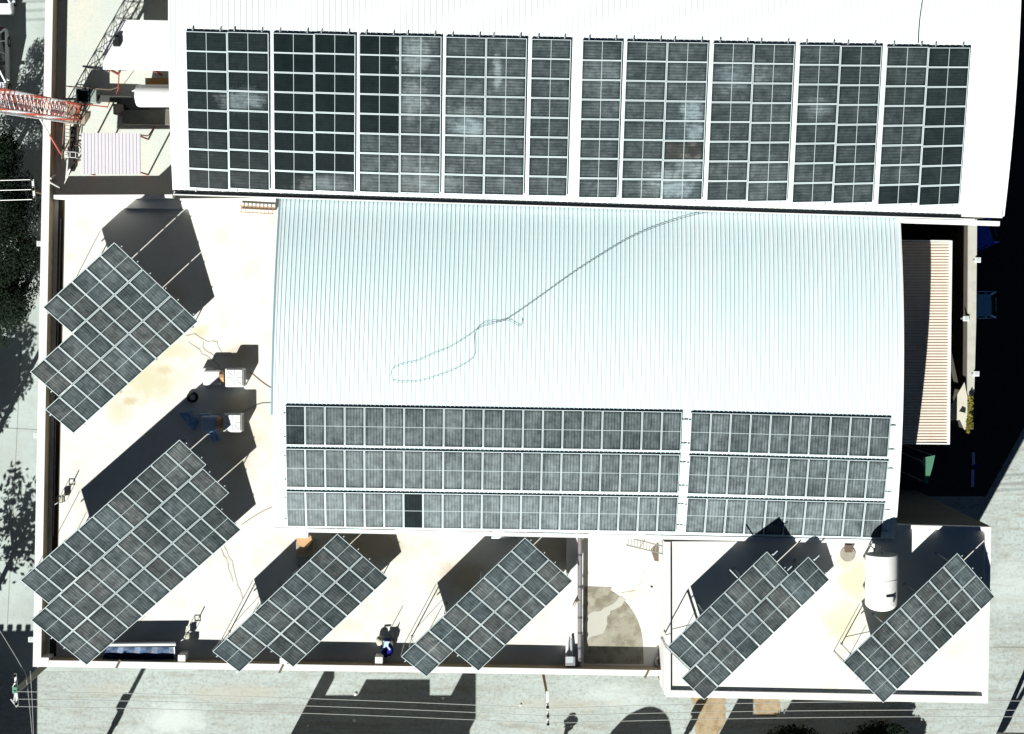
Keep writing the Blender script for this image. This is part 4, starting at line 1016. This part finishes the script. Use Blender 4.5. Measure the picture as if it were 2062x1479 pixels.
# white glazed strip just under the big roof
t = empty('window_shelf', P(1890, 448, 0), 'dusty glazed shelf with pale sheets under the big roof fascia', 'shelf')
mb = MB(); mb.prism([P(1845, 441, -1), P(1935, 443, -1), P(1935, 453, -1), P(1845, 451, -1)], -1.1, -1.0); mb.build('shelf_board', 'duct', t)
for k, (x0, x1) in enumerate(((1882, 1894), (1897, 1910), (1914, 1931))):
    mb = MB(); mb.prism([P(x0, 444, -.9), P(x1, 442, -.9), P(x1, 452, -.9), P(x0 - 3, 452, -.9)], -.98, -.95); mb.build('sheet', 'metal_w', t)

# ---------------------------------------------------------------- yard north-west
t = empty('white_canopy', P(280, 90, 0), 'bright white flat canopy roof with a clipped corner beside the big warehouse', 'canopy')
zc_ = 2.6
pts = [(238, 40), (346, 42), (346, 143), (207, 140), (207, 95)]
mb = MB(); mb.prism([P(x, y, zc_) for x, y in pts], zc_ - .12, zc_); mb.build('roof_slab', 'metal_w', t)
for x, y in ((240, 46), (210, 136), (300, 138), (300, 46)):
    p = P(x, y, zc_); mb = MB(); mb.beam((p.x + .1, p.y, .0), (p.x + .1, p.y, zc_ - .12), .1, .1); mb.build('post', 'rust', t)
q = P(236, 88, zc_); mb = MB(); mb.box((q.x, q.y, zc_ + .12), (.34, .34, .24)); mb.tube([(q.x + .05, q.y + .2, zc_ + .1), (q.x + .05, q.y + .35, zc_ + .25)], .12, 8); mb.build('chimney_cowl', 'dark', t, bevel=.03)
t = empty('storage_tank', P(308, 192, 0), 'white cylindrical tank lying against the big warehouse in the yard', 'tank')
c0, c1 = P(272, 193, 1.4), P(350, 195, 1.4)
mb = MB(); r = .60; mb.lathe([(r * .5, c0.x), (r * .9, c0.x + .08), (r, c0.x + .2), (r, c1.x)], (0, c0.y, 1.3), 32, 'X'); mb.build('shell', 'metal_w', t, smooth=True)
mb = MB(); mb.tube([(c0.x - .15, c0.y + .25, 1.35), (c0.x + .1, c0.y + .3, 1.5), (c0.x + .4, c0.y + .45, 1.7)], .05, 6); mb.build('valve', 'duct', t)
mb = MB(); mb.box((c0.x + 1.3, c0.y + .75, .9), (1.7, .5, .1)); mb.build('tray', mat('tan_ply', (.40, .24, .10), .8), t)
for dx in (.5, 1.8): mb = MB(); mb.box((c0.x + dx, c0.y, .4), (.15, 1.0, .8)); mb.build('saddle', 'steel', t)
t = empty('metal_shed', P(224, 310, 0), 'mauve corrugated shed roof in the pipe yard', 'shed')
zc_ = 2.3
mb = MB(); ribbed_sheet(mb, P(164, 268, zc_), P(283, 269, zc_ + .0), P(284, 351, zc_ - .15), P(164, 351, zc_ - .15), 17, .03)
mb.build('roof_sheet', ['pink', mat('mauve_joint', (.36, .33, .38), .7)], t, fix=False)
A_ = [P(168, 273, zc_), P(279, 273, zc_), P(279, 346, zc_), P(168, 346, zc_)]
for p in A_: mb = MB(); mb.beam((p.x, p.y, 0), (p.x, p.y, zc_ - .16), .07, .07); mb.build('post', 'rust', t)
mb = MB()
for i in range(4): a, b = A_[i], A_[(i + 1) % 4]; mb.beam((a.x, a.y, zc_ - .2), (b.x, b.y, zc_ - .2), .05, .06)
mb.build('eave_beam', 'rust', t)
# open black box
t = empty('open_bin', P(172, 193, 0), 'open black steel bin with a pale end near the mast foot', 'bin')
c = P(172, 193, .9); mb = MB(); o4 = [(c.x - .5, c.y - .38), (c.x + .2, c.y - .38), (c.x + .2, c.y + .38), (c.x - .5, c.y + .38)]; i4 = [(c.x - .44, c.y - .32), (c.x + .14, c.y - .32), (c.x + .14, c.y + .32), (c.x - .44, c.y + .32)]
mb.ring([Vector((*p, 0)) for p in o4], [Vector((*p, 0)) for p in i4], .1, .95); mb.prism(i4, .1, .15); mb.build('body', mat('black_steel', (.04, .06, .06), .5), t)
mb = MB(); mb.box((c.x + .4, c.y, .45), (.34, .74, .8)); mb.build('motor_housing', mat('green_grey', (.30, .36, .33), .7), t, bevel=.03)
t = empty('duct_box', P(238, 218, 0), 'small brown box beside the dark duct in the yard', 'box')
c = P(239, 220, .5); mb = MB(); mb.box((c.x, c.y, .3), (.58, .56, .5)); mb.build('body', 'brown', t, bevel=.02)
mb = MB(); mb.box((c.x, c.y, .565), (.5, .48, .03)); mb.build('lid', 'cement', t)
# big box duct; its shadow over the yard's middle is built as dark sheet
t = empty('box_duct', P(300, 240, 0), 'wide grey-brown box duct with its modelled shadow, running from the yard into the big warehouse', 'duct')
mb = MB(); mb.prism([P(244, 223, .7), P(348, 218, .7), P(348, 252, .7), P(246, 250, .7)], .15, .7); mb.build('duct', mat('grey_brown_sheet', (.15, .145, .12), .7, [(1, .6, (.08, .10, .10), S1, .45, .6)]), t, bevel=.04)
mb = MB(); mb.prism([P(196, 192, .6), P(262, 194, .6), P(285, 203, .6), P(300, 224, .6), P(262, 222, .6), P(246, 206, .6), P(196, 204, .6)], .2, .6); mb.build('elbow', mat('duct_shadow_dark', (.07, .075, .07), .7), t)  # dark shape drawn where the duct's shadow spreads, not a duct piece
# thin red pipe frames
def frame_thing(name, pts3, r, m, label, cat='pipe'):
    mb = MB(); mb.tube([P(*q) for q in pts3], r, 6); return tag(mb.build(name, m), label, cat, 'rust red pipes in the yard')
frame_thing('steam_pipe', [(166, 210, .5), (217, 216, .5), (220, 207, .5), (220, 205, .02)], .035, 'rust', 'red pipe with an upturned end beside the open bin')
frame_thing('steam_pipe', [(133, 174, 1.0), (222, 181, 1.0), (238, 176, 1.0)], .035, 'brown', 'dark pipe crossing the yard between wall and duct')
frame_thing('steam_pipe', [(162, 212, .3), (148, 250, .3)], .04, 'rust', 'slanting red pipe at the mast foot')
frame_thing('steam_pipe', [(240, 143, 1.8), (238, 180, 1.6), (230, 196, .02)], .035, 'rust', 'red upright pipe hanging from the white canopy')
frame_thing('steam_pipe', [(283, 272, .6), (296, 274, .6), (300, 272, .6), (312, 254, .6)], .03, 'rust', 'bent red pipe between the mauve shed and the big warehouse')
# little wire rack behind the mast and a brown hatch
t = empty('floor_hatch', P(170, 242, 0), 'small brown triangular floor hatch in the yard', 'hatch')
mb = MB(); mb.prism([P(166, 228, .1), P(180, 228, .1), P(179, 238, .1), P(169, 254, .1), P(166, 254, .1)], .01, .1); mb.build('cover', 'brown', t)

# ---------------------------------------------------------------- lattice mast
base = P(147, 226, .1); top = P(-75, 188, 19.0)
mast = empty('lattice_mast', base, 'red and white lattice radio mast leaning out over the lane', 'mast')
dm = (top - base); Lm = dm.length; dn = dm.normalized(); sx = dn.cross(Vector((0, 1, 0))).normalized(); sy = dn.cross(sx).normalized()
NS = 6
for k in range(NS):
    mb = MB(); wd = .44
    for leg in range(4):
        cx, cy = ((-1, -1), (1, -1), (1, 1), (-1, 1))[leg]
        a = base + dn * (Lm * k / NS) + sx * wd * cx + sy * wd * cy; b = a + dn * (Lm / NS)
        mb.beam(a, b, .045, .045)
        cx2, cy2 = ((-1, -1), (1, -1), (1, 1), (-1, 1))[(leg + 1) % 4]
        e_ = sx * wd * (cx2 - cx) + sy * wd * (cy2 - cy); steps = 4
        for j in range(steps):
            p = a + dn * (Lm / NS * j / steps); q = a + dn * (Lm / NS * (j + 1) / steps) + e_
            mb.beam(p, q, .026, .026); mb.beam(p + e_, q - e_, .024, .024); mb.beam(p, p + e_, .022, .022)
    mb.build('mast_section', 'red' if k % 2 == 0 else 'metal_w', mast)
mb = MB(); mb.tube([base + sx * -.2 + sy * .62, top + sx * -.2 + sy * .62], .05, 8); mb.build('cable_tray', 'metal_w', mast)
mb = MB(); mb.box(base - Vector((0, 0, .05)), (1.3, 1.3, .12)); mb.build('base_plate', 'cement', mast)
sp = base + dn * 8.2
mb = MB(); mb.tube([P(124, 313, .05), P(124, 313, .05).lerp(sp, .45)], .045, 8); mb.build('stay_strut', 'red', mast)
mb = MB(); mb.tube([P(124, 313, .05).lerp(sp, .45), sp], .045, 8); mb.build('stay_strut', 'metal_w', mast)
ladder('ladder', P(131, 322, .35), P(136, 242, .95), .36, 11, 'brown', 'dark narrow ladder lying between the mast foot and the shed')
t = empty('cage_frame', P(140, 312, 0), 'white wire cage frame beside the dark ladder', 'frame')
mb = MB()
for z in (.2, .8):
    a4 = [P(130, 306, z), P(152, 307, z), P(152, 318, z), P(130, 317, z)]
    for i in range(4): mb.beam(a4[i], a4[(i + 1) % 4], .03, .03)
mb.beam(P(141, 306, .8), P(141, 318, .8), .03, .03); mb.build('hoop', 'metal_w', t)
mb = MB()
for x, y in ((130, 306), (152, 307), (152, 318), (130, 317)): p = P(x, y, .8); mb.beam((p.x, p.y, 0), (p.x, p.y, .8), .03, .03)
mb.build('upright', 'metal_w', t)
for pts, lb in (([(134, 357, .1), (141, 340, .8)], 'white pole leaning in the dark yard corner by the wall'), ([(100, 367, .95), (119, 378, .3)], 'short white bar hooked over the west wall'), ([(102, 360, .95), (110, 353, .6)], 'small curved white bracket on the west wall')):
    mb = MB(); mb.tube([P(*q) for q in pts], .05, 6); tag(mb.build('loose_bar', 'metal_w'), lb, 'bar')
t = empty('wire_rack', P(150, 290, 0), 'dark tangle of bent rods beside the ladder', 'rack'); mb = MB()
for pts in (([(144, 256), (158, 258), (156, 285), (164, 292)]), ([(150, 294), (160, 293), (164, 300)]), ([(146, 330), (163, 322)])):
    mb.tube([P(x, y, .25) for x, y in pts], .04, 6)
mb.build('rods', 'brown', t)
# trough of black sheeting
t = empty('black_trough', P(146, 280, 0), 'long narrow black trough beside the ladder', 'trough')
mb = MB(); mb.prism([P(142, 256, .3), P(150, 256, .3), P(147, 345, .3), P(136, 345, .3)], .02, .3); mb.build('body', 'rubber', t)

# ---------------------------------------------------------------- utility poles and wires
ZT = -2.2
def upole(px, py, base_px, label, arm_dir, arms, thick=.17, m='pole', xf=False, ztop=ZT, armz=None, arm_ends=None):
    tp = P(px, py, ztop); b = P(*base_px, GZ)
    t = empty('utility_pole', b, label, 'utility pole', 'street utility poles')
    mb = MB(); mb.tube([b, b.lerp(tp, .5), tp], thick, 10, thick * .72); mb.build('pole', m, t, smooth=True)
    if arm_ends:
        mb = MB(); a, c = P(*arm_ends[0], ztop), P(*arm_ends[1], ztop); mb.beam(a, c, .12, .12); o = mb.build('crossarm', 'metal_w', t)
        for f in arms:
            q = a.lerp(c, f) + Vector((0, 0, .1)); mb = MB(); mb.lathe([(.04, 0), (.09, .04), (.05, .1), (.09, .14), (.03, .2)], q, 10); sub(mb, 'insulator', 'dark', o)
    if xf:
        for s_ in (-.45, .45): mb = MB(); q = b.lerp(tp, .62); mb.lathe([(.32, -.5), (.35, -.45), (.35, .45), (.2, .55)], q + Vector((s_, .15, 0)), 14); mb.build('transformer', 'steel', t, smooth=True)
    return t
b1 = (122, 1312)
up1 = upole(33, 1392, b1, 'grey utility pole leaning out past the south-west parapet corner', None, [.05, .5, .93], .21, arm_ends=((31, 1357), (35, 1421)))
mb = MB(); mb.tube([P(31, 1375, ZT + .2), P(26, 1384, ZT), P(30, 1400, ZT), P(28, 1412, ZT)], .05, 6); mb.tube([P(22, 1408, ZT), P(34, 1424, ZT)], .05, 6); mb.build('jumper_wire', 'wire', up1)
mb = MB(); mb.box(P(31, 1389, ZT + .1), (.25, .35, .35)); mb.build('switch_box', mat('green_switch', (.12, .3, .22), .5), up1)
up2 = upole(1101, 1396, (1085, 1310), 'rusty slim utility pole beside the rack with browner panels', None, [.47, .74, .98], .10, 'cable_o', arm_ends=((1102, 1392), (1103.5, 1458)), )
up3 = upole(68, 384, (158, 405), 'utility pole with a dark crossarm by the west wall north of the upper rack', None, [.02, .5, .97], .15, 'wood', arm_ends=((66, 361), (70, 404)))
up4 = upole(2110, 1480, (2010, 1400 + 80), 'utility pole beyond the corner building', None, [.1, .5, .9], .15, arm_ends=((2110, 1410), (2112, 1450)))
def wire(a, b, label, group, r=.018, sag=.5, n=14, m='wire'):
    a, b = Vector(a), Vector(b); pts = [a.lerp(b, i / n) - Vector((0, 0, sag * 4 * (i / n) * (1 - i / n))) for i in range(n + 1)]
    mb = MB(); mb.tube(pts, r, 5); return tag(mb.build('power_line', m), label, 'power line', group)
for (ya, yb, yc, lb) in ((1393, 1427, 1412, 'northern'), (1408, 1442, 1431, 'middle'), (1423, 1457, 1444, 'southern')):
    wire(P(33, ya, ZT + .25), P(1102, yb, ZT + .25), lb + ' of three wires over the south street, west of the slim pole', 'wires over the south street')
    wire(P(1102, yb, ZT + .25), P(2112, yc, ZT + .25), lb + ' of three wires over the south street, east of the slim pole', 'wires over the south street')
for (ya, yb, lb) in ((362, 366, 'northern'), (382, 386, 'middle'), (402, 407, 'southern')):
    wire(P(68, ya, ZT + .2), P(-900, yb + 20, ZT + .2), lb + ' of three wires running west from the crossarm over the lane', 'wires over the west lane', sag=.2)
wire(P(-30, 1225, ZT), P(52, 1358, ZT - .5), 'slanting bright wire crossing the shadow north of the corner pole', 'service wires at the corner pole', sag=.1)
wire(P(52, 1358, ZT - .5), P(67, 1510, ZT), 'bright wire dropping south from the corner pole, outer one', 'service wires at the corner pole', sag=.1)
wire(P(61, 1352, ZT - .5), P(68, 1510, ZT), 'bright wire dropping south from the corner pole, inner one', 'service wires at the corner pole', sag=.1)
# poles outside the frame whose shadows cross the lane and the street
def far_pole(base_px, hgt, lean, label, xf=False):
    b = P(*base_px, GZ); t = empty('utility_pole', b, label, 'utility pole', 'street utility poles')
    mb = MB(); mb.tube([b, b + Vector((0, 0, hgt))], .17, 10, .12); mb.build('pole', 'pole', t)
    if xf:
        for k, dz in enumerate((-.5, .35)):
            mb = MB(); mb.lathe([(.16, -.35), (.2, -.3), (.2, .3), (.12, .4)], b + Vector((.12 * (1 - 2 * k), .22, xf + dz)), 12); mb.build('transformer', 'steel', t)
    mb = MB(); mb.beam(b + Vector((0, -1, hgt - .3)), b + Vector((0, 1, hgt - .3)), .1, .1); mb.build('crossarm', 'steel', t)
    return t
far_pole((-20, 350), 9, 0, 'utility pole beyond the west lane casting a thin shadow by the cars')
far_pole((-35, 930), 9, 0, 'utility pole beyond the west lane below the tree')
far_pole((135, 1640), 11.5, 0, 'street pole with transformers south of the street', 5.4)
far_pole((1930, 1630), 11.5, 0, 'street pole with transformers beyond the corner building', 4.9)
far_pole((1305, 1620), 10, 0, 'street pole with a transformer south of the corner building', 4.6)

# ---------------------------------------------------------------- neighbours south and west whose shadows reach the street
def house(name, label, x0, x1, yn, ys, h, extras=()):
    "footprint in ground pixels at street level"
    a, b = P(x0, yn, GZ), P(x1, yn, GZ); c, d = P(x1, ys, GZ), P(x0, ys, GZ)
    t = empty(name, (a + c) / 2, label, 'building')
    mb = MB(); mb.prism([a, b, c, d], GZ, GZ + h - .15); mb.build('wall', 'wall', t)
    mb = MB(); mb.prism([a, b, c, d], GZ + h - .15, GZ + h); mb.build('roof', 'cement', t)
    for (ex0, ex1, ey0, ey1, h1) in extras:
        mb = MB(); mb.prism([P(ex0, ey0, GZ), P(ex1, ey0, GZ), P(ex1, ey1, GZ), P(ex0, ey1, GZ)], GZ + h, GZ + h1); mb.build('rooftop_room', 'wall', t)
    mb = MB(); e = Vector((0, .02, 0))
    for k in range(3):
        p = a.lerp(b, .2 + .3 * k); mb.add([p + e + Vector((-.5, 0, 1)), p + e + Vector((.5, 0, 1)), p + e + Vector((.5, 0, 2.3)), p + e + Vector((-.5, 0, 2.3))], [(0, 1, 2, 3)])
    mb.build('window', 'glassd', t)
    return t
house('row_house', 'flat roofed house south of the street with a central rooftop room', 521, 839, 1600, 1900, 5.26, [(521, 528, 1600, 1640, 7.2), (614, 742, 1600, 1700, 6.1), (801, 812, 1600, 1720, 7.2)])
house('corner_house', 'flat roofed house south of the corner building', 1371, 1703, 1620, 1900, 4.8, [(1371, 1381, 1620, 1700, 6.6), (1480, 1668, 1620, 1760, 6.5)])
house('corrugated_house', 'house with a ribbed roof edge at the end of the west lane', -300, -44, 1499, 1900, 6.0)
mb = MB()
for k in range(14):
    p = P(-280 + k * 18, 1499, GZ); mb.box((p.x, p.y + .12, GZ + 6.05), (.28, .3, .12))
hh = [o for o in C.objects if o.name == 'corrugated_house'][0]; mb.build('roof_rolls', 'cement', hh)
t = empty('storage_dome', P(1200, 1700, GZ), 'domed storage tank south of the street', 'tank')
b = P(1196, 1672, GZ); mb = MB(); mb.lathe([(2.1, 0), (2.1, 3.6), (2.05, 4.2), (1.8, 4.9), (1.3, 5.5), (.7, 5.85), (.05, 6.0)], b, 28); mb.build('shell', 'cement', t, smooth=True)

# ---------------------------------------------------------------- trees
def tree(px, py, zt, rad, n, size, label, seed, name='leafy_tree', group=None, lobes=9, m='leafd'):
    c = P(px, py, zt); t = empty(name, (c.x, c.y, GZ), label, 'tree', group)
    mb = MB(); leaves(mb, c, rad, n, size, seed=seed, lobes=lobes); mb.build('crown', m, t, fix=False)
    mb = MB(); mb.tube([(c.x, c.y, GZ), (c.x + .15, c.y, GZ + (zt - GZ) * .5), (c.x, c.y, zt)], .22, 8, .10)
    r2 = random.Random(seed)
    for k in range(7):
        a = r2.uniform(0, 6.28); q = r2.uniform(.5, .8)
        mb.tube([(c.x, c.y, zt - rad[2] * .8), (c.x + math.cos(a) * rad[0] * q * .5, c.y + math.sin(a) * rad[1] * q * .5, zt - rad[2] * .3), (c.x + math.cos(a) * rad[0] * q, c.y + math.sin(a) * rad[1] * q, zt + rad[2] * .1)], .09, 6, .025)
    mb.build('trunk', 'bark', t)
    return t
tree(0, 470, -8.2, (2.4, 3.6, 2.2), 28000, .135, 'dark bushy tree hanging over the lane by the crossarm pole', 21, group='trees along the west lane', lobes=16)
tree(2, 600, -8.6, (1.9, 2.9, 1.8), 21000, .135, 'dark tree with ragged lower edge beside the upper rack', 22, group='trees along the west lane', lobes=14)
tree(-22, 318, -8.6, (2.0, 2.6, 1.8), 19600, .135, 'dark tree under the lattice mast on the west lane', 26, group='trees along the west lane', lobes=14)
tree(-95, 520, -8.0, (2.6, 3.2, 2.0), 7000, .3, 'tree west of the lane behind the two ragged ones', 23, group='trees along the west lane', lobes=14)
tree(-165, 985, -6.6, (1.9, 2.6, 1.6), 7000, .3, 'unseen tree added to shade the lane beside the largest rack', 24, group='trees along the west lane', lobes=14)  # unseen; added for the rounded shadow it casts on the lane
tree(-110, 1300, -6.8, (2.2, 4.0, 1.6), 800, .38, 'sparse tree whose loose shadow dapples the lane', 25, group='trees along the west lane', lobes=14)
tree(1760, 1502, -11.0, (3.0, 1.7, .7), 20000, .17, 'dark tree tops south of the corner building', 31, group='trees along the south street', lobes=14)
tree(1625, 1522, -11.1, (3.4, 1.6, .6), 20000, .17, 'dark low tree in the shade south of the soil patch', 32, group='trees along the south street', lobes=12)
tree(1100, 1575, -9.6, (.4, .4, .5), 500, .2, 'small dark sapling south of the slim pole', 34, group='trees along the south street', lobes=4)

# ---------------------------------------------------------------- vehicles
def car(px, py, rz, L, W, H, paint, label, van=False, name='parked_car'):
    b = P(px, py, GZ); t = empty(name, (0, 0, 0), label, 'van' if van else 'car', 'vehicles parked around the buildings')
    hw = W / 2
    st = [(-L / 2, .86, .32, .62), (-L / 2 + .12, .95, .28, .86), (-L / 2 + .6, 1.0, .25, .93), (0, 1.0, .25, .93), (L / 2 - 1.1, 1.0, .25, .90), (L / 2 - .25, .93, .28, .74), (L / 2, .78, .34, .58)]
    if van: st = [(-L / 2, .95, .35, 1.1), (-L / 2 + .1, 1.0, .3, 1.2), (0, 1.0, .3, 1.15), (L / 2 - .7, 1.0, .3, 1.1), (L / 2 - .1, .92, .32, .85), (L / 2, .85, .36, .7)]
    mb = MB(); vs = []
    for x, k, z0, z1 in st:
        w_ = hw * k; vs += [(x, -w_, z0), (x, -w_, z1 - .12), (x, -w_ * .92, z1), (x, w_ * .92, z1), (x, w_, z1 - .12), (x, w_, z0)]
    n = len(st); fs = [(i * 6 + j, i * 6 + (j + 1) % 6, (i + 1) * 6 + (j + 1) % 6, (i + 1) * 6 + j) for i in range(n - 1) for j in range(6)] + [tuple(range(6)), tuple((n - 1) * 6 + j for j in range(6))]
    mb.add(vs, fs); body = mb.build('body', paint, t, smooth=True)
    x0, x1, x2, x3 = (-L / 2 + .12, -L / 2 + .62, L / 2 - 1.95, L / 2 - 1.15)
    zb = .92
    if van: x0, x1, x2, x3, zb = -L / 2 + .05, -L / 2 + .12, L / 2 - 1.3, L / 2 - .6, 1.1
    wb, wt_ = hw * .93, hw * (.74 if not van else .88)
    mb = MB(); mb.add([(x0, -wb, zb), (x3, -wb, zb), (x3, wb, zb), (x0, wb, zb), (x1, -wt_, H - .03), (x2, -wt_, H - .03), (x2, wt_, H - .03), (x1, wt_, H - .03)],
                      [(0, 1, 5, 4), (1, 2, 6, 5), (2, 3, 7, 6), (3, 0, 4, 7), (4, 5, 6, 7)]); mb.build('windows', 'glassd', t)
    mb = MB(); mb.box(((x1 + x2) / 2, 0, H - .01), (x2 - x1 + .1, wt_ * 2 + .06, .05)); mb.build('roof', paint, t, bevel=.03)
    mb = MB()
    for s_ in (-1, 1):
        for a, c in (((x0, wb, zb), (x1, wt_, H)), ((x3, wb, zb), (x2, wt_, H)), (((x0 + x3) / 2 - .1, wb, zb), ((x0 + x3) / 2 - .15, wt_, H)), ((x0 + (x3 - x0) * .22, wb, zb), (x1 + (x2 - x1) * .2, wt_, H))):
            mb.beam((a[0], a[1] * s_, a[2]), (c[0], c[1] * s_, c[2]), .09, .07)
    if van: mb.add([(x1, s * (wt_ + .02), 1.1) for s in (-1,)] + [(x2 - .9, -(wt_ + .02), 1.1), (x2 - .9, -(wt_ + .02), H), (x1, -(wt_ + .02), H)], [(0, 1, 2, 3)]); mb.add([(x1, wt_ + .02, 1.1), (x2 - .9, wt_ + .02, 1.1), (x2 - .9, wt_ + .02, H), (x1, wt_ + .02, H)], [(0, 1, 2, 3)])
    mb.build('pillar', paint, t)
    for s_ in (-1, 1):
        for x in (-L / 2 + .8, L / 2 - .85):
            mb = MB(); mb.lathe([(.32, -.1), (.33, -.06), (.33, .06), (.32, .1)], (x, s_ * (hw - .08), .33), 20, 'Y'); wh = mb.build('wheel', 'rubber', t, smooth=True)
            mb = MB(); mb.lathe([(.19, -.105), (.19, .105)], (x, s_ * (hw - .08), .33), 14, 'Y'); sub(mb, 'rim', 'steel', wh)
        mb = MB(); mb.box((L / 2 - .08, s_ * hw * .6, .62), (.18, .3, .12)); mb.build('headlight', 'lampw', t, bevel=.02)
        mb = MB(); mb.box((-L / 2 + .03, s_ * hw * .68, .75), (.08, .26, .12)); mb.build('tail_light', 'lamp', t)
        mb = MB(); mb.box((x3 - .15, s_ * (hw + .1), .98), (.12, .2, .12)); mb.build('side_mirror', paint, t, bevel=.02)
    t.location = b; t.rotation_euler = (0, 0, rz)
    return t
car(1935, 486, R(200), 4.1, 1.72, 1.45, 'carb', 'deep blue hatchback parked askew beyond the boundary wall')
car(1934, 615, R(181), 4.1, 1.72, 1.45, 'carc', 'sky blue hatchback parked squarely beyond the boundary wall')
car(-8, 134, R(-90), 4.5, 1.85, 1.85, 'carw', 'white estate car on the west lane beside the mast')
car(0, -52, R(-90), 5.2, 2.0, 2.3, 'carw', 'white van on the west lane in front of the estate car', van=True, name='parked_van')
print('objects', len(C.objects))
